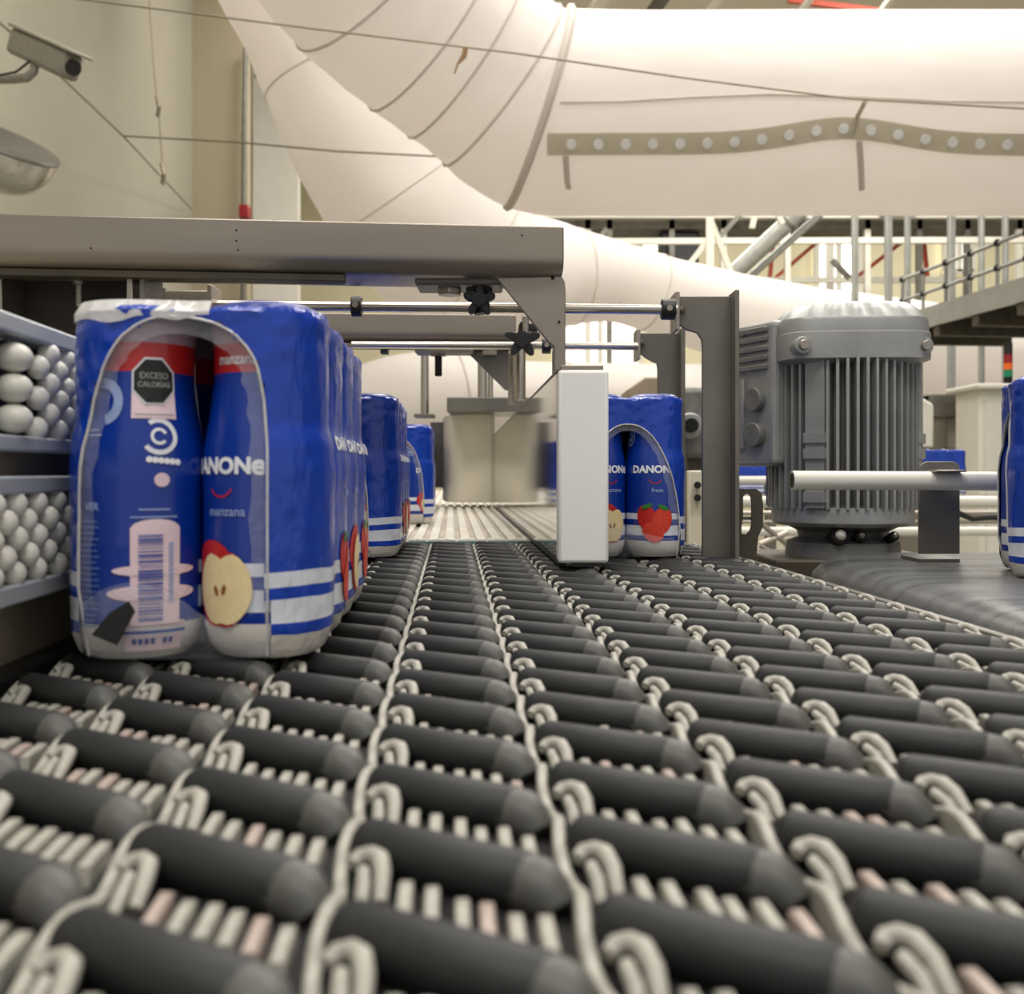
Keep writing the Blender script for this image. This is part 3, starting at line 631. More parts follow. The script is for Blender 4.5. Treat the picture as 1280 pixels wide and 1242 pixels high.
# clear film skirt and glossy clear flap over the top front edge
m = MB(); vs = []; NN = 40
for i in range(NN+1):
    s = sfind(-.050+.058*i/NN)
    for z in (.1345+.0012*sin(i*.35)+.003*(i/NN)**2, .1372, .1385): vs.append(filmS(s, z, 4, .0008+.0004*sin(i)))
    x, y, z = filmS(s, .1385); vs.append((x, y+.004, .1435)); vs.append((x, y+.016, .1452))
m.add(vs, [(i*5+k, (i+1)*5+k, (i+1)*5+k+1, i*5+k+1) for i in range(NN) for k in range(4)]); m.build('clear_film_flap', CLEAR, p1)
def skirt(t, x0, x1, zt):
    m = MB(); vs = []; NN = 40
    for i in range(NN+1):
        s = sfind(x0+(x1-x0)*i/NN); zz = zt(i/NN)
        for k in range(5): vs.append(filmS(s, .0008+(zz-.0008)*k/4, 4, .0010+.0004*sin(i*1.7+k)))
    m.add(vs, [(i*5+k, (i+1)*5+k, (i+1)*5+k+1, i*5+k+1) for i in range(NN) for k in range(4)]); return m.build('clear_film', CLEARD, t)
skirt(p1, -.046, .034, lambda q: .02+.012*sin(q*5))
p2, b2 = pack(at_local(-.0985, .875), PK, 'second blue pack, behind the nearest pack at left', hw=.030, za=.122, pw=3, x0=-.004)
front_print(b2[1], .2, 'apple', 'manzana'); side_prints(p2, [(-.026, 'strawberry'), (.026, 'apple'), (.078, 'strawberry')])
p3, b3 = pack(at_local(-.0800, 1.44), PK, 'third blue pack, small and dark, left of cream deflector block', hw=.040, za=.125, pw=3)
front_print(b3[1], .9, 'apple', 'manzana')
p4, b4 = pack(L(-.094, 2.26), PK, 'small far blue pack just seen behind the cream deflector', n=4, detail=0, hw=.036)
p5, b5 = pack((.101, .872+.104, 0), .01, 'blue pack with strawberry print right of the white block', hw=.0475, za=.117, pw=1.9, x0=-.0005)
front_print(b5[0], .45, 'apple', 'manzana'); front_print(b5[1], -.12, 'strawberry', 'fresa')
skirt(p5, -.046, .04, lambda q: .024+.006*sin(q*5))
p6, b6 = pack((.467, .714, .0), radians(-110), 'blue pack cut by the right edge of the photo, on grey belt', hw=.03, za=.12)
for k, (px, d) in enumerate(((866, 3.05), (960, 3.05), (1168, 3.05))):
    pack((PX(px, d), d+.05, 0), pi/2 if k != 2 else pi/2, ['far blue pack just left of the tall post foot', 'far blue pack between tall post and motor', 'far blue pack just right of the motor'][k], detail=0, hw=.03, grp='packs on the distant conveyor')

# ================================================================ ROLLER BELT
CW = .0465; C0 = -.0225; PT = .0415; RR = .0060; RANG = radians(-33)
belt = thing('roller_belt', 'wide black angled roller conveyor belt filling the foreground', 'conveyor', (0, 0, -.03), LROT)
BZ = .03
MB().box(C0-3*CW-.006, C0+6*CW+.006, .06, 1.10, 0, BZ-.0105).build('belt_bed', BED, belt)
h = .0192
rm = MB(); rl = [(-h-.0035, .001), (-h-.0033, .003), (-h-.002, .005), (-h, RR), (0, RR), (h, RR), (h+.001, .0053), (h+.0015, .003)]
rm.tube([(x, 0, 0) for x, r in rl], [r for x, r in rl], 18); roller_me = rm.mesh('belt_roller', RUB)
cm = MB(); cl = [((h-.001, 0, -.0002), .0060), ((h+.003, -.0002, -.0004), .0059), ((h+.0060, -.001, -.0018), .0050), ((h+.0080, -.0018, -.0036), .0036)]
cm.tube([c for c, r in cl], [r for c, r in cl], 14); cup_me = cm.mesh('roller_cup', CUP)
# link: wavy strip + hooked arch on its right
lm = MB()
vs = []; NP = 10
for i in range(NP+1):
    y = -PT/2+PT*i/NP; xx = .0007*sin(2*pi*i/NP); zt = -.0056+.0022*cos(2*pi*i/NP)
    vs += [(xx-.0014, y, zt-.0006), (xx-.0008, y, zt), (xx+.0008, y, zt), (xx+.0014, y, zt-.0006), (xx+.0014, y, -.0125), (xx-.0014, y, -.0125)]
lm.add(vs, [(i*6+k, i*6+(k+1) % 6, (i+1)*6+(k+1) % 6, (i+1)*6+k) for i in range(NP) for k in range(6)])
lm.tube([(.0020, .0035, -.0055), (.0035, .0052, -.0047), (.0058, .0050, -.0042), (.0078, .0028, -.0042), (.0086, -.002, -.0052), (.0086, -.009, -.0085)], [.0015, .0018, .0019, .0019, .0018, .0014], 10)
lm.tube([(.0046, .001, -.0060), (.0050, -.005, -.0066), (.0050, -.011, -.0090)], [.0014, .0015, .0013], 8)
link_me = lm.mesh('belt_link', LINK)
fm = MB(); fl = .0085
fm.add([(-.0014, -fl, -.0105), (.0014, -fl, -.0105), (.0014, fl, -.0105), (-.0014, fl, -.0105), (-.0014, -fl+.002, -.0038), (.0014, -fl+.002, -.0038), (.0014, fl-.002, -.0036), (-.0014, fl-.002, -.0036), (-.001, -fl+.003, -.0034), (.001, -fl+.003, -.0034), (.001, fl-.003, -.0030), (-.001, fl-.003, -.0030)],
       [(0, 3, 2, 1), (0, 1, 5, 4), (1, 2, 6, 5), (2, 3, 7, 6), (3, 0, 4, 7), (4, 5, 9, 8), (5, 6, 10, 9), (6, 7, 11, 10), (7, 4, 8, 11), (8, 9, 10, 11)])
finger_me = fm.mesh('belt_finger', LINK); finger_me2 = finger_me.copy(); finger_me2.materials[0] = LINKP
stuff = MB(); nf = 0
rows = [.083+PT*i for i in range(25)]
for ri, d in enumerate(rows):
    for k in range(-3, 6):
        uc = C0+(k+.5)*CW
        inst('belt_roller', roller_me, belt, (uc-.0022, d, BZ-RR), RANG)
        inst('roller_cup', cup_me, belt, (uc-.0022, d, BZ-RR), RANG)
    for k in range(-3, 7): inst('belt_link', link_me, belt, (C0+k*CW, d-.004, BZ))
    for k in range(-3, 6):
        uc = C0+(k+.5)*CW; wx = (L(uc, d).x)/max(.05, L(uc, d).y)*F+640
        for j in range(6):
            du = -CW/2+.0135+j*.0052
            if j == 2: du += .0006
            y = d+du*tan(RANG)-PT/2; dz = random.uniform(-.0008, .0006)
            if ri < 9 and -60 < wx < 1340 and nf < 298:
                inst('belt_finger', finger_me if random.random() < .8 else finger_me2, belt, (uc+du, y+random.uniform(-.001, .001), BZ+dz-.0030)); nf += 1
            else:
                stuff.add([(v[0]+uc+du, v[1]+y, v[2]+BZ+dz-.0030) for v in fm.v], fm.f)
so = stuff.build('belt_fingers', LINK, belt); so['kind'] = 'stuff'

# side frame of the belt
sf = thing('conveyor_side_frame', 'brown steel side plate under the white ball racks', 'conveyor frame', (0, 0, 0), LROT)
MB().box(-.186, -.181, .385, 1.1, -.14, .128).build('side_plate', mat('tan_side_plate', srgb(176, 162, 138), .6, .1, .25, 25), sf, bevel=.001)
MB().box(-.1805, -.169, .36, 1.1, -.03, -.002).build('edge_rail', BLACKM, sf, bevel=.002)
MB().box(-.20, -.187, .372, .386, -.14, .14).build('end_post', STEELD, sf, bevel=.001)
rf = thing('conveyor_side_frame', 'dark steel frame along the right edge of the roller belt', 'conveyor frame', (0, 0, 0), LROT)
MB().box(.265, .271, .15, 1.1, -.14, -.004).build('side_plate', STEELD, rf, bevel=.001)

# transfer belt (light plastic)
tb = thing('plastic_belt', 'pale modular plastic belt beyond the black rollers', 'conveyor', (0, 0, 0), LROT)
MB().box(-.17, .20, 1.115, 4.2, -.03, -.004).build('belt_bed', mat('tan_belt', srgb(190, 180, 166), .4, 0, .12, 12), tb)
sme = MB().box(-.005, .005, 1.125, 4.2, -.004, 0).mesh('belt_strip', mat('belt_strip_white', srgb(226, 222, 212), .4, 0, .06, 20), smooth=False)
tme = MB().box(-.0038, .0038, 1.105, 1.127, -.012, .0005).mesh('belt_tooth', mat('belt_strip_white', (0, 0, 0, 1)), smooth=False)
for i in range(21): inst('belt_strip', sme, tb, (-.163+i*.0178, 0, 0))
for i in range(34): inst('belt_tooth', tme, tb, (-.165+i*.0110, 0, 0))
MB().box(-.17, .20, 1.1, 1.104, -.02, -.001).build('edge_strip', mat('teal_strip', srgb(110, 150, 150), .4), tb)
for x in (-.16, .17):
    MB().box(x, x+.02, 3.9, 3.94, FZ, -.03).build('leg', STEELD, tb); MB().box(x, x+.02, 1.2, 1.24, FZ, -.03).build('leg', STEELD, tb)

# smooth cross belt at right
sb = thing('smooth_belt', 'smooth dark grey cross belt at the right edge', 'conveyor', (.5, .6, -.02))
m = MB(); prof_ = [(0, -.024), (-.003, -.020), (-.001, -.012), (.006, -.005), (.016, -.0015), (.03, -.0004)]
A1 = Vector((.2560, .30)); A2 = Vector((.2665, .925)); vs = []
for q in range(12):
    s = q/11; y = .30+(.9375-.30)*s
    rx = A1.x+(A2.x-A1.x)*s + (.03*max(0, (s-.93)/.07)**2)
    vs += [(rx+a+.016*0, y, b) for a, b in prof_]+[(2.2, y, -.0004), (2.2, y, -.024)]
m.add(vs, [(i*8+k, (i+1)*8+k, (i+1)*8+(k+1) % 8, i*8+(k+1) % 8) for i in range(11) for k in range(8)]+[tuple(range(8)), tuple(11*8+k for k in range(7, -1, -1))])
o = m.build('belt_surface', SMOOTH); o2 = MB().box(.275, 2.2, .32, .93, -.10, -.024).build('belt_bed', STEELDD)
o3 = MB().box(.30, .33, .4, .44, FZ, -.10).build('leg', STEELD); o4 = MB().box(2.0, 2.04, .4, .44, FZ, -.10).build('leg', STEELD)
about([o, o2, o3, o4], sb)

# ================================================================ BALL RACKS
def rack(z0, z1, zb0, zb1, rows_, label, big=False):
    t = thing('ball_rack', label, 'guide rack', (0, 0, 0), LROT, 'white ball guide racks')
    MB().box(-.178, -.1655, .30, 1.0, z0, zb0-.0004).build('lower_rail', ALU, t, bevel=.001)
    MB().box(-.178, -.1655, .30, 1.0, zb1+.0004, z1).build('upper_rail', ALU, t, bevel=.001)
    MB().box(-.1795, -.1765, .30, 1.0, zb0, zb1).build('back_plate', BLACKM, t)
    bm_ = MB().ell((0, 0, 0), .0046, .0052, .0050, 14, 9).mesh('ball', BALLM)
    dz = (zb1-zb0)/rows_; n = 0
    d0 = .418 if big else .318
    for r in range(rows_):
        for c in range(9 if big else 12):
            d = d0+c*.0198+(.0099 if r % 2 else 0)
            o = inst('ball', bm_, t, (-.1685+random.uniform(-.0006, .0006), d, zb0+(r+.5)*dz)); o.rotation_euler = (random.uniform(-.5, .5), 0, random.uniform(-.3, .3))
    if big:
        g = MB().ell((0, 0, 0), .0070, .0072, .0058, 16, 10).mesh('ball', BALLM)
        for k in range(3): inst('ball', g, t, (-.1690, .397, zb0+.0062+k*.0118))
    return t
rack(.0245, .0735, .0325, .0660, 5, 'lower rack of small white balls left of the nearest pack')
rack(.0830, .1350, .0895, .1270, 6, 'upper rack of white balls with three bigger end balls', True)

# ================================================================ OVERHEAD FRAME
def profile_bar(name, p0, p1, ztop, hgt, dep, label, m=STEELB, lip=True):
    t = thing(name, label, 'crossbar', p0); d = (p1-p0).normalized(); n = Vector((-d.y, d.x, 0))
    if n.y < 0: n = -n
    pr = [(0, 0), (0, -.003), (0, -hgt*.62)]+[(dep*.28*(1-cos(a)), -hgt*.62-hgt*.38*sin(a)) for a in [pi/2*k/7 for k in range(1, 8)]]+[(dep, -hgt), (dep, 0)]
    mb = MB(); k = len(pr); v = []
    for p in (p0, p1):
        for a, b in pr: v.append(Vector((p.x, p.y, ztop+b))+n*a)
    mb.add(v, [(i, (i+1) % k, k+(i+1) % k, k+i) for i in range(k)]+[tuple(range(k-1, -1, -1)), tuple(range(k, 2*k))])
    o = mb.build('channel', m, bevel=.0012); obs = [o]
    return t, obs, d, n
p0 = Vector((PX(-90, .735), .735, .24)); p1 = Vector((PX(705, .78), .78, .24))
t, obs, d, n = profile_bar('crossbar', p0, p1, .2666, .0385, .06, 'large brushed steel crossbar across the upper left')
def on(p, s, a, z): q = p0+(p1-p0)*s; return Vector((q.x, q.y, z))+n*a
obs.append(MB().obox(on(p0, .36, .018, .2255), (p1-p0)*.28, n*.008, Vector((0, 0, .0028))).build('lower_lip', STEELDD, bevel=.0008))
for s, z in ((.47, .258), (.47, .250), (.473, .243), (.245, .242), (.93, .259)):
    obs.append(MB().ell(on(p0, s, -.0004, z), .0007, .0006, .0007, 8, 6).build('rivet', BLACKM))
about(obs, t)
q0 = Vector((PX(395, 1.2), 1.2, .19)); q1 = Vector((PX(645, 1.22), 1.22, .19))
q0 = Vector((-.42, 1.19, .19))
t, obs, d2, n2 = profile_bar('crossbar', q0, q1, .2670, .034, .05, 'second smaller steel crossbar behind the nearest one')
obs.append(MB().obox((q0+q1)/2+Vector((.06, .02, .0385)), (q1-q0)*.36, n2*.015, Vector((0, 0, .002))).build('lower_lip', STEELD, bevel=.0008))
about(obs, t)
# supporting post of second crossbar, hidden mostly by the pack
tag(MB().box(-.45, -.42, 1.18, 1.26, FZ, .267).build('frame_post', STEELD, bevel=.002), 'steel post carrying the second crossbar behind the nearest pack', 'post')

# gussets
gs = thing('gusset_bracket', 'triangular steel gusset under the right end of the big crossbar', 'bracket', P(700, 460, .79))
pl = [P(618, 344, .79), P(702, 344, .79), P(706, 352, .79), P(707, 362, .79), P(707, 463, .79), P(693, 463, .79), P(693, 434, .79), P(684, 426, .79)]
o = MB().prism(pl, (0, .005, 0)).build('gusset_plate', STEELB, bevel=.0008)
oo = [o, MB().ell(P(691, 347, .789), .0015, .001, .0015, 10, 6).build('rivet', BLACKM), MB().ell(P(699, 402, .789), .001, .001, .001, 10, 6).build('rivet', BLACKM),
      MB().prism([P(692, 434, .79), P(694, 434, .79), P(694, 463, .79), P(692, 463, .79)], (0, .03, 0)).build('return_flange', STEELD)]
about(oo, gs)
gs = thing('gusset_bracket', 'small dark gusset under the second crossbar', 'bracket', P(632, 486, 1.23))
about([MB().prism([P(578, 434, 1.235), P(636, 434, 1.235), P(636, 488, 1.235), P(631, 487, 1.235)], (0, .005, 0)).build('gusset_plate', STEELD, bevel=.0006)], gs)
# cross rods and brackets
def rodt(p0_, p1_, r, label, collars):
    t = thing('cross_rod', label, 'rod', p0_); ob = [MB().cyl(p0_, p1_, r, 20).build('rod', ROD)]
    for c, w_ in collars:
        q = p0_+(p1_-p0_)*c; dd = (p1_-p0_).normalized()
        ob.append(MB().cyl(q-dd*w_, q+dd*w_, r*2.1, 20).build('collar', BLACK, bevel=.001)); ob.append(MB().cyl(q+Vector((0, -r*2.4, 0)), q+Vector((0, 0, 0)), r*.6, 10).build('clamp_screw', STEEL))
    about(ob, t); return t
ra = Vector((PX(268, .87), .87, PZ(381, .87))); rb = Vector((PX(846, .87), .87, PZ(387, .87)))
rodt(ra, rb, .0043, 'upper steel cross rod reaching the tall right post', [((446-268)/578, .0045), ((835-268)/578, .006)])
rc = Vector((PX(440, 1.13), 1.13, PZ(431, 1.13))); rd = Vector((PX(797, 1.13), 1.13, PZ(433, 1.13)))
rodt(rc, rd, .0042, 'lower steel cross rod farther back', [((683-440)/357, .005)])
hb = thing('rod_holder', 'left steel holder of the upper cross rod above the nearest pack', 'bracket', P(230, 370, .87))
about([MB().box(PX(205, .872), PX(266, .872), .872, .878, PZ(470, .872), PZ(363, .872)).build('plate', STEELB, bevel=.0008), MB().box(PX(263, .87), PX(269, .87), .86, .89, PZ(470, .87), PZ(358, .87)).build('flange', STEEL, bevel=.0006),
       MB().box(PX(189, .87), PX(195, .87), .86, .89, PZ(470, .87), PZ(358, .87)).build('flange', STEEL, bevel=.0006), MB().box(PX(195, .876), PX(206, .876), .876, .88, PZ(470, .876), PZ(360, .876)).build('web', STEELD)], hb)
def post(name, d, X, Y, label):
    t = thing(name, label, 'post', (PX(X[2], d), d, FZ))
    pl = [P(X[0], Y[0], d), P(X[3], Y[0], d), (PX(X[3], d), d, FZ), (PX(X[2], d), d, FZ), P(X[2], Y[3], d), P(X[2]-1, Y[3]-10*.8, d), P(X[2]-8*.8, Y[2]+4, d), P(X[1], Y[2], d), P(X[0], Y[2]-8, d)]
    ob = [MB().prism(pl, (0, .005, 0)).build('post_plate', STEELD, bevel=.0008),
          MB().box(PX(X[0]-4, d), PX(X[0]+1, d), d-.012, d+.02, PZ(Y[2]+2, d), PZ(Y[0]-3, d)).build('end_flange', STEEL, bevel=.0005),
          MB().box(PX(X[3]-4, d), PX(X[3]+1, d), d-.020, d+.02, FZ, PZ(Y[0]-3, d)).build('long_flange', STEELD, bevel=.0005),
          MB().cyl((PX(X[0], d)-.001, d+.001, PZ((Y[0]+Y[2])/2-3, d)), (PX(X[0], d)+.006, d-.004, PZ((Y[0]+Y[2])/2-3, d)), .003, 8).build('bolt', STEEL)]
    about(ob, t); return t
post('frame_post', .90, (846, 858, 878, 917), (370, 0, 412, 432), 'tall dark steel post right of the strawberry pack')
post('frame_post', 1.16, (798, 808, 822, 852), (416, 0, 448, 462), 'shorter steel post behind the strawberry pack')
# knobs
def star(mb, c, R, th, axis='y', lobes=5, rot=0):
    n = 60; c = Vector(c); pts = []
    for k in range(n):
        a = 2*pi*k/n; r = R*(.72+.28*cos(lobes*(a-rot))); pts.append((cos(a)*r, sin(a)*r))
    if axis == 'y': mb.prism([c+Vector((x, 0, y)) for x, y in pts], (0, th, 0))
    elif axis == 'x': mb.prism([c+Vector((0, x, y)) for x, y in pts], (th, 0, 0))
    else: mb.prism([c+Vector((x, y, 0)) for x, y in pts], (0, 0, th))
def knob(c, R, th, label, up=None):
    t = thing('star_knob', label, 'knob', c); mb = MB(); star(mb, c, R, th, 'y', 5, .3); o = mb.build('knob_head', BLACK, bevel=.0015)
    hub = MB().cyl(Vector(c)+Vector((0, -.004, 0)), Vector(c)+Vector((0, th+.012, 0)), R*.42, 16).build('knob_hub', BLACK); about([o, hub], t)
knob(P(599, 374, .80), .0135, .010, 'black star knob under the big crossbar'); knob(P(653, 424, 1.10), .0205, .012, 'black star knob beside the gusset')
ck = thing('clamp', 'dark steel clamp and nut under the big crossbar', 'clamp', P(565, 355, .81))
about([MB().box(PX(519, .80), PX(628, .80), .795, .835, PZ(357, .80), PZ(346, .80)).build('clamp_plate', STEELD, bevel=.002), MB().cyl(P(562, 357, .815), P(562, 369, .815), .0105, 6).build('nut', STEEL, bevel=.001),
       MB().box(PX(583, .815), PX(615, .815), .81, .83, PZ(366, .815), PZ(356, .815)).build('clamp_block', BLACK, bevel=.001), MB().cyl(P(600, 366, .812), P(603, 392, .812), .007, 14).build('stem', BLACK)], ck)
ck = thing('clamp', 'dark clamp and threaded bolt under the second crossbar', 'clamp', P(547, 440, 1.24))
ob = [MB().box(PX(519, 1.22), PX(592, 1.22), 1.215, 1.25, PZ(441, 1.22), PZ(434, 1.22)).build('clamp_plate', STEELD, bevel=.001), MB().cyl(P(548, 440, 1.235), P(548, 445, 1.235), .0105, 6).build('nut', STEEL), MB().cyl(P(548, 444, 1.235), P(548, 470, 1.235), .0042, 12).build('bolt', BLACKM),
      MB().cyl(P(612, 438, 1.226), P(612, 444, 1.226), .010, 6).build('nut', STEEL), MB().box(PX(476, 1.22), PX(485, 1.22), 1.215, 1.23, PZ(442, 1.22), PZ(436, 1.22)).build('clamp_stub', BLACK)]
for k in range(8): ob.append(MB().cyl(P(548, 447+k*2.9, 1.235), P(548, 448.2+k*2.9, 1.235), .0048, 12).build('thread', BLACKM))
about(ob, ck)
ck = thing('threaded_bolt', 'black threaded bolt standing beside the gusset', 'bolt', P(657, 400, 1.10))
ob = [MB().cyl(P(657, 396, 1.1), P(657, 418, 1.1), .004, 10).build('shank', STEEL), MB().box(PX(650, 1.1), PX(672, 1.1), 1.1, 1.115, PZ(413, 1.1), PZ(404, 1.1)).build('clamp_block', BLACK, bevel=.001)]
about(ob, ck)
# rear cross beam with vertical rods carrying the cream deflector
rbm = thing('rear_beam', 'steel beam behind the second crossbar with three hanging rods', 'beam', P(560, 410, 2.1))
ob = [MB().box(-.50, PX(640, 2.1), 2.08, 2.16, PZ(428, 2.1), PZ(402, 2.1)).build('beam', STEELD, bevel=.003), MB().box(-.53, -.5, 2.08, 2.16, FZ, PZ(402, 2.1)).build('leg', STEELD)]
for (px, wd, y1) in ((531, 10, 518), (603, 12, 499), (613, 7, 499)):
    ob.append(MB().cyl(P(px, 425, 2.1), P(px, y1, 2.1), wd/2*2.1/F, 14).build('hanging_rod', ROD))
for (px, y, wd) in ((531, 519, 24), (607, 499, 34)): ob.append(MB().box(PX(px-wd/2, 2.1), PX(px+wd/2, 2.1), 2.07, 2.13, PZ(y+3, 2.1), PZ(y-1, 2.1)).build('foot', STEELD, bevel=.001))
ob.append(MB().box(PX(560, 2.1), PX(668, 2.1), 2.06, 2.26, PZ(516, 2.1), PZ(498, 2.1)).build('clamp_block', STEELD, bevel=.002))
about(ob, rbm)
tag(MB().cyl(P(640, 442, 1.32), P(640, 505, 1.32), .0055, 14).build('hanging_rod', ROD), 'upright steel rod behind the small gusset', 'rod')
tag(MB().cyl(P(650, 434, 1.30), P(650, 500, 1.30), .0075, 14).build('hanging_rod', ROD), 'thicker upright steel rod behind the small gusset', 'rod')
df = thing('deflector_block', 'cream plastic deflector block at the end of the steel plate', 'deflector', P(590, 628, 2.15))
# plan outline, folded front, rounded left
zb, zt = PZ(628, 2.15), PZ(517, 2.15)
plan = [(PX(618, 2.15), 2.155), (PX(614, 2.15), 2.15), (PX(578, 2.15), 2.16), (PX(563, 2.15), 2.18), (PX(553, 2.15), 2.22), (PX(550, 2.15), 2.28), (PX(552, 2.3), 2.33), (PX(618, 2.3), 2.33)]
about([MB().prism([(x, y, zb) for x, y in plan], (0, 0, zt-zb)).build('block', CREAM, bevel=.002),
       MB().box(PX(538, 2.3), PX(556, 2.3), 2.3, 2.33, zb+.03, zt-.01).build('mounting_plate', STEELD, bevel=.001)], df)

# guide plate with white end block
gp = thing('guide_plate', 'mirror polished steel guide plate with white plastic end block', 'guide', (PX(728, .78), .78, .003))
zt = PZ(462, .78); zb_ = PZ(704, .78)
nx0, nx1 = PX(697.5, .78), PX(761, .78)
blk = MB().box(nx0, nx1, .78, .825, zb_, zt).build('end_block', UHMW, bevel=.0028, seg=3)
a = Vector((nx0+.001, .79, 0)); b = Vector((PX(616, 2.15), 2.15, 0))
zpb = PZ(700, .79); dv = (b-a); nn = Vector((dv.y, -dv.x, 0)).normalized()
pm = MB(); zf0, zf1 = PZ(630, 2.15), .150
pm.prism([Vector((a.x, a.y, zpb)), Vector((b.x, b.y, zf0)), Vector((b.x, b.y, zf1)), Vector((a.x, a.y, zt-.0005))], nn*.004)
plt = pm.build('mirror_plate', POLISH, smooth=False)
tr = MB().prism([Vector((a.x, a.y, zt-.0005)), Vector((b.x, b.y, zf1)), Vector((b.x, b.y, zf1+.003)), Vector((a.x, a.y, zt+.0025))], nn*.012).build('top_flange', STEELD)
bt_ = MB().prism([Vector((a.x, a.y, zpb-.004)), Vector((b.x, b.y, zf0-.004)), Vector((b.x, b.y, zf0)), Vector((a.x, a.y, zpb))], nn*.006-nn*0).build('bottom_shadow_strip', BLACKM)  # black strip standing in for the shadow below the raised plate
capp = MB().box(PX(701, .78), PX(755, .78), .785, .82, zt, zt+.0042).build('cap_plate', STEELB, bevel=.0008)
shoe = MB().box(nx0+.012, nx1-.004, .782, .82, zb_-.0028, zb_).build('glide_shoe', BLACK)
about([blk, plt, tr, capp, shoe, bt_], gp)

# ================================================================ LEFT HOUSING
hs = thing('side_housing', 'dark steel channel housing hanging under the crossbar at far left', 'housing', (PX(95, .78), .78, FZ))
ob = [MB().box(PX(-40, .80), PX(184, .80), .80, .806, FZ, PZ(336, .80)).build('back_plate', mat('housing_dark', srgb(52, 48, 42), .6, .3, .25, 14)),
      MB().box(PX(10, .775), PX(172, .775), .765, .80, PZ(344, .775), PZ(333, .775)).build('top_flange', STEELD, bevel=.001),
      MB().box(PX(3, .775), PX(11, .775), .765, .80, FZ, PZ(335, .775)).build('side_flange', STEEL, bevel=.0006),
      MB().box(PX(164, .775), PX(172, .775), .765, .80, FZ, PZ(335, .775)).build('side_flange', STEEL, bevel=.0006),
      MB().box(PX(-60, .775), PX(3, .775), .77, .80, FZ, PZ(335, .775)).build('side_post', STEELDD),
      MB().box(PX(180, .775), PX(187, .775), .765, .805, FZ, PZ(335, .775)).build('side_flange', STEELD, bevel=.0006)]
about(ob, hs)
bt = thing('threaded_bolt', 'steel threaded bolt in the dark housing at far left', 'bolt', P(98, 345, .776))
ob = [MB().cyl(P(97, 344, .776), P(97, 352, .776), .0056, 6).build('nut', STEEL, bevel=.0005), MB().cyl(P(99, 352, .776), P(99, 356, .776), .0046, 18).build('washer', STEEL), MB().cyl(P(99, 355, .776), P(99, 384, .776), .0024, 12).build('shank', STEELD)]
for k in range(11): ob.append(MB().cyl(P(99, 357+k*2.4, .776), P(99, 358.2+k*2.4, .776), .0030, 12).build('thread', STEEL))
about(ob, bt)

# ================================================================ MOTOR
MX, MY = PX(1053, 1.04), 1.04
def Zm(py): return PZ(py, .97)
mt = thing('electric_motor', 'grey finned electric motor standing right of the tall post', 'motor', (MX, MY, -.03))
def ML(z): return z+.03
oct_ = lambda t, k=.06: 1+k*cos(4*(t))**2 if False else 1
def sq(p):
    return lambda t: 1/((abs(cos(t))**p+abs(sin(t))**p)**(1/p))
zb0, zf, zc0, zc1 = ML(Zm(660)), ML(Zm(638)), ML(Zm(447)), ML(Zm(373))
MB().lathe([(.052, zf), (.056, zf+.003), (.056, zc0-.002), (.052, zc0+.01)], seg=48).build('motor_core', MOTORD, mt)
RO = .0755
fin = MB().add([(.054, -.0013, zf+.001), (RO, -.0007, zf+.001), (RO, .0007, zf+.001), (.054, .0013, zf+.001), (.054, -.0013, zc0+.002), (RO, -.0007, zc0+.002), (RO, .0007, zc0+.002), (.054, .0013, zc0+.002)], [(0, 3, 2, 1), (4, 5, 6, 7), (0, 1, 5, 4), (1, 2, 6, 5), (2, 3, 7, 6), (3, 0, 4, 7)])
fm2 = MB(); fm2.add([(.054, -.0022, zf+.001), (RO, -.0014, zf+.001), (RO, .0014, zf+.001), (.054, .0022, zf+.001), (.054, -.0022, zc0+.002), (RO, -.0014, zc0+.002), (RO, .0014, zc0+.002), (.054, .0022, zc0+.002)], [(0, 3, 2, 1), (4, 5, 6, 7), (0, 1, 5, 4), (1, 2, 6, 5), (2, 3, 7, 6), (3, 0, 4, 7)])
fin_me = fm2.mesh('cooling_fin', MOTOR, smooth=False)
NFIN = 50
for k in range(NFIN): inst('cooling_fin', fin_me, mt, (0, 0, 0), 2*pi*(k+.5)/NFIN)
pad = MB().box(.056, RO+.0015, -.0095, .0095, zf+.002, zc0)
pad_me = pad.mesh('mounting_pad', MOTOR, smooth=False)
for a in (-128, -28, 52, 152): inst('mounting_pad', pad_me, mt, (0, 0, 0), radians(a))
lug_me = MB().box(RO-.002, RO+.004, -.0105, .0105, 0, .010).mesh('pad_lug', MOTOR, smooth=False)
for a in (-128, -28):
    for z in (ML(Zm(553)), ML(Zm(573)), ML(Zm(628))): inst('pad_lug', lug_me, mt, (0, 0, z), radians(a))
# fan cowl
pl_ = lambda t: sq(5)(t+radians(4))*(.90)
hgt = zc1-zc0
MB().lathe([(.070, zc0-.004), (.083, zc0), (.0835, zc0+hgt*.30), (.0830, zc0+hgt*.44), (.0815, zc0+hgt*.46), (.0810, zc0+hgt*.66), (.080, zc0+hgt*.70)], seg=72, plan=pl_).build('fan_cowl', MOTOR, mt)
m = MB(); vs = []; SG = 144; lv = [(.080, .70, 0), (.074, .82, .0014), (.066, .94, .0020), (.060, 1.0, .001), (.02, 1.015, 0)]
for r, f, amp in lv:
    for k in range(SG):
        t = 2*pi*k/SG; rr_ = (r+amp*cos(22*t))*pl_(t); vs.append((rr_*cos(t), rr_*sin(t), zc0+hgt*f))
m.add(vs, [(i*SG+k, i*SG+(k+1) % SG, (i+1)*SG+(k+1) % SG, (i+1)*SG+k) for i in range(len(lv)-1) for k in range(SG)]+[tuple((len(lv)-1)*SG+k for k in range(SG))])
m.build('cowl_top', MOTOR, mt)
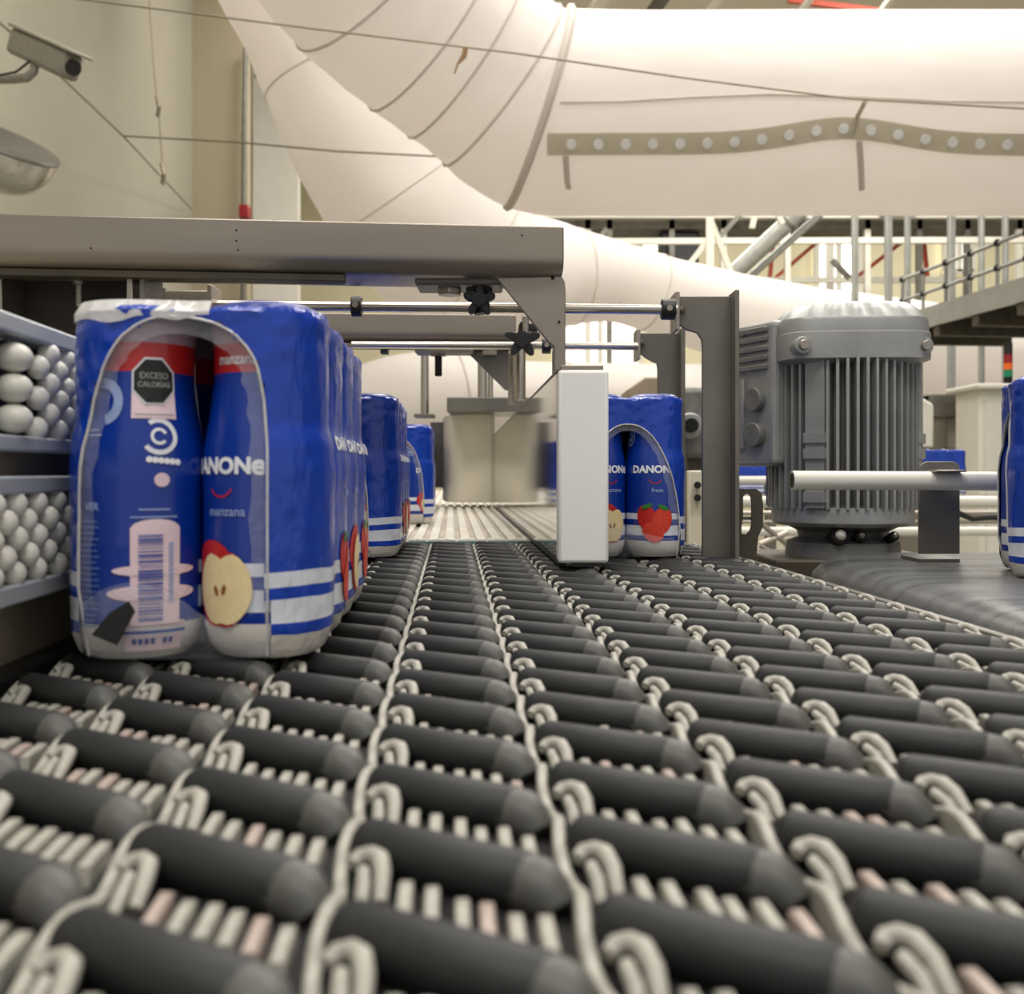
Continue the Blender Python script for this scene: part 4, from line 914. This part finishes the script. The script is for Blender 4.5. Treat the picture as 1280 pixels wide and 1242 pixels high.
for px in (1000, 1153):
    q = Vector((PX(px, .975)-MX, -.083+.01 if px == 1000 else -.068, ML(PZ(433, .975))))
    MB().cyl(q+Vector((0, .02, 0)), q+Vector((0, -.004, 0)), .0085, 18).build('bolt_boss', MOTOR, mt, bevel=.001); MB().cyl(q, q+Vector((0, -.009, 0)), .0052, 8).build('bolt', STEEL, mt, bevel=.0008)
# lower flange + neck
MB().lathe([(.066, zb0-.0), (.0715, zb0+.004), (.0715, zf-.004), (.070, zf+.002), (.055, zf+.004)], seg=64, plan=lambda t: 1+.02*cos(8*t)).build('end_flange', MOTOR, mt)
MB().lathe([(.058, ML(-.012)), (.056, ML(.004)), (.044, ML(.008)), (.046, zb0-.006), (.060, zb0+.001)], seg=48).build('neck', MOTORD, mt)
for px, r in ((1050, .0088), (1076, .006), (1118, .005)):
    q = Vector((PX(px, .985)-MX, -.056, ML(PZ(672, .985))))
    MB().cyl(q+Vector((0, .02, -.004)), q+Vector((0, .0, .002)), r, 16).build('bolt', BLACKM, mt, bevel=.001); MB().ell(q+Vector((0, -.001, .003)), r*.62, r*.62, r*.62).build('bolt_cap', WPIPE if px == 1050 else STEEL, mt)
MB().box(-.085, .09, -.055, .08, ML(-.03), ML(-.011)).build('base_plate', STEELDD, mt, bevel=.003)
# terminal box, turned to the left
tbx = bpy.data.objects.new('terminal_box', MB().box(-.012, .012, -.045, .045, 0, .148).mesh('terminal_box', MOTOR, smooth=False)); COL.objects.link(tbx); tbx.parent = mt
tbx.location = (-.090, .010, ML(Zm(582))); tbx.rotation_euler = (0, 0, radians(27))
bv = tbx.modifiers.new('bevel', 'BEVEL'); bv.width = .006; bv.segments = 3
for k in range(5): MB().box(-.0165, .0, -.036+0, .036, .098+k*.0095, .1035+k*.0095).build('box_fin', MOTORD, tbx, bevel=.001)
for yy in (-.02, .022):
    for zz in (.032, .068): MB().cyl((-.020, yy, zz), (-.011, yy, zz), .0125, 22).build('gland_plug', MOTORD, tbx, bevel=.001)
MB().box(-.0155, -.011, -.002, .004, .018, .09).build('box_rib', MOTOR, tbx, bevel=.001)
MB().cyl((-.01, 0, .138), (-.016, 0, .138), .003, 8).build('screw', STEEL, tbx)
MB().box(-.075, -.05, -.03, .03, ML(Zm(560)), ML(Zm(400))).build('box_neck', MOTORD, mt)

# white guard rail + its brackets
gr = thing('guard_rail', 'white plastic pipe rail in front of the motor', 'rail', P(990, 600, .80))
d = .818
about([MB().cyl(Vector((PX(990, d), d, PZ(600, d))), Vector((.62, d+.005, PZ(603, d))), .0078, 24).build('pipe', WPIPE), MB().cyl(Vector((PX(989.4, d), d, PZ(600, d))), Vector((PX(991, d), d, PZ(600, d))), .0063, 20).build('pipe_bore', BLACKM)], gr)
bk = thing('rail_bracket', 'steel bracket clipping the white rail right of the motor', 'bracket', P(1174, 692, .83))
d = .836
x0, x1 = PX(1149, d), PX(1200, d); pts = [(x0, PZ(692, d)), (x1, PZ(692, d)), (x1, PZ(584, d)), (x1-.001, PZ(580, d)), (x1-.005, PZ(576.5, d)), (x0+.006, PZ(576.5, d)), (x0+.002, PZ(580, d)), (x0, PZ(584, d))]
about([MB().prism([(x, d, z) for x, z in pts], (0, .003, 0)).build('bracket_plate', STEELD, bevel=.0006), MB().box(PX(1162, .82), PX(1199, .82), .806, .836, PZ(590, .815), PZ(587, .815)).build('clip_tongue', STEEL, bevel=.0006),
       MB().box(x0, x1, d, d+.04, -.0005, .0025).build('foot', STEELD)], bk)
sl = thing('slotted_bracket', 'dark steel bracket with a slot beside the tall post foot', 'bracket', P(935, 690, .92))
d = .925
m = MB()
outer = [(916, 700), (945, 700), (948, 670), (954, 658), (954, 630), (952, 616), (946, 611), (922, 611), (918, 614), (918, 650), (914, 664)]
def ringplate(mb, outer, inner, d, th):
    n = len(outer); O = [P(a, b, d) for a, b in outer]; I = [P(a, b, d) for a, b in inner]; t = Vector((0, th, 0)); vs = O+I+[p+t for p in O]+[p+t for p in I]; f = []
    for i in range(n):
        j = (i+1) % n; f += [(i, j, n+j, n+i), (2*n+i, 3*n+i, 3*n+j, 2*n+j), (i, 2*n+i, 2*n+j, j), (n+i, n+j, 3*n+j, 3*n+i)]
    mb.add(vs, f)
inner = [(927, 667), (933, 668), (938, 663), (940, 655), (940, 630), (939, 621), (936, 617), (932, 617), (929, 621), (929, 645), (927, 657)]
ringplate(m, outer, inner, d, .004)
about([m.build('bracket_plate', STEELDD), MB().box(PX(916, d), PX(952, d), d+.004, d+.012, PZ(650, d), PZ(646, d)).build('cross_bar', STEELD), MB().box(PX(914, d), PX(948, d), d, d+.01, -.1, PZ(700, d)).build('foot', STEELDD)], sl)

# small gear unit and box behind the posts
gu = thing('gear_unit', 'small grey gear unit seen between the two posts', 'gearbox', (PX(866, 1.7), 1.7, FZ))
about([MB().box(PX(852, 1.7), PX(900, 1.7), 1.72, 1.85, PZ(572, 1.7), PZ(482, 1.7)).build('housing', MOTORD, bevel=.01), MB().cyl((PX(862, 1.7), 1.69, PZ(532, 1.7)), (PX(862, 1.7), 1.73, PZ(532, 1.7)), .022, 24).build('flange', MOTOR, bevel=.003),
       MB().cyl((PX(862, 1.7), 1.68, PZ(532, 1.7)), (PX(862, 1.7), 1.70, PZ(532, 1.7)), .012, 24).build('shaft', BLACKM), MB().box(PX(866, 1.7), PX(892, 1.7), 1.75, 1.82, FZ, PZ(571, 1.7)).build('stand', STEELDD)], gu)
tx = thing('steel_box', 'tan steel box on a stand above the strawberry pack', 'box', (PX(820, 1.6), 1.6, FZ))
about([MB().prism([P(785, 510, 1.6), P(786, 486, 1.6), P(806, 471, 1.6), P(850, 471, 1.6), P(850, 510, 1.6)], (0, .12, 0)).build('box_body', mat('tan_steel', srgb(164, 148, 128), .5, .3), bevel=.003), MB().box(PX(800, 1.62), PX(830, 1.62), 1.62, 1.70, FZ, PZ(509, 1.62)).build('stand', STEELDD)], tx)
wp = thing('white_guide_post', 'cream plastic strip with black bolts left of the tall post foot', 'guide', (PX(868, 1.4), 1.4, FZ))
about([MB().box(PX(861, 1.4), PX(878, 1.4), 1.4, 1.42, FZ, PZ(588, 1.4)).build('strip', CREAM, bevel=.002), MB().cyl(P(872, 606, 1.4), P(872, 606, 1.385), .005, 12).build('bolt', BLACK), MB().cyl(P(872, 622, 1.4), P(872, 622, 1.385), .005, 12).build('bolt', BLACK)], wp)
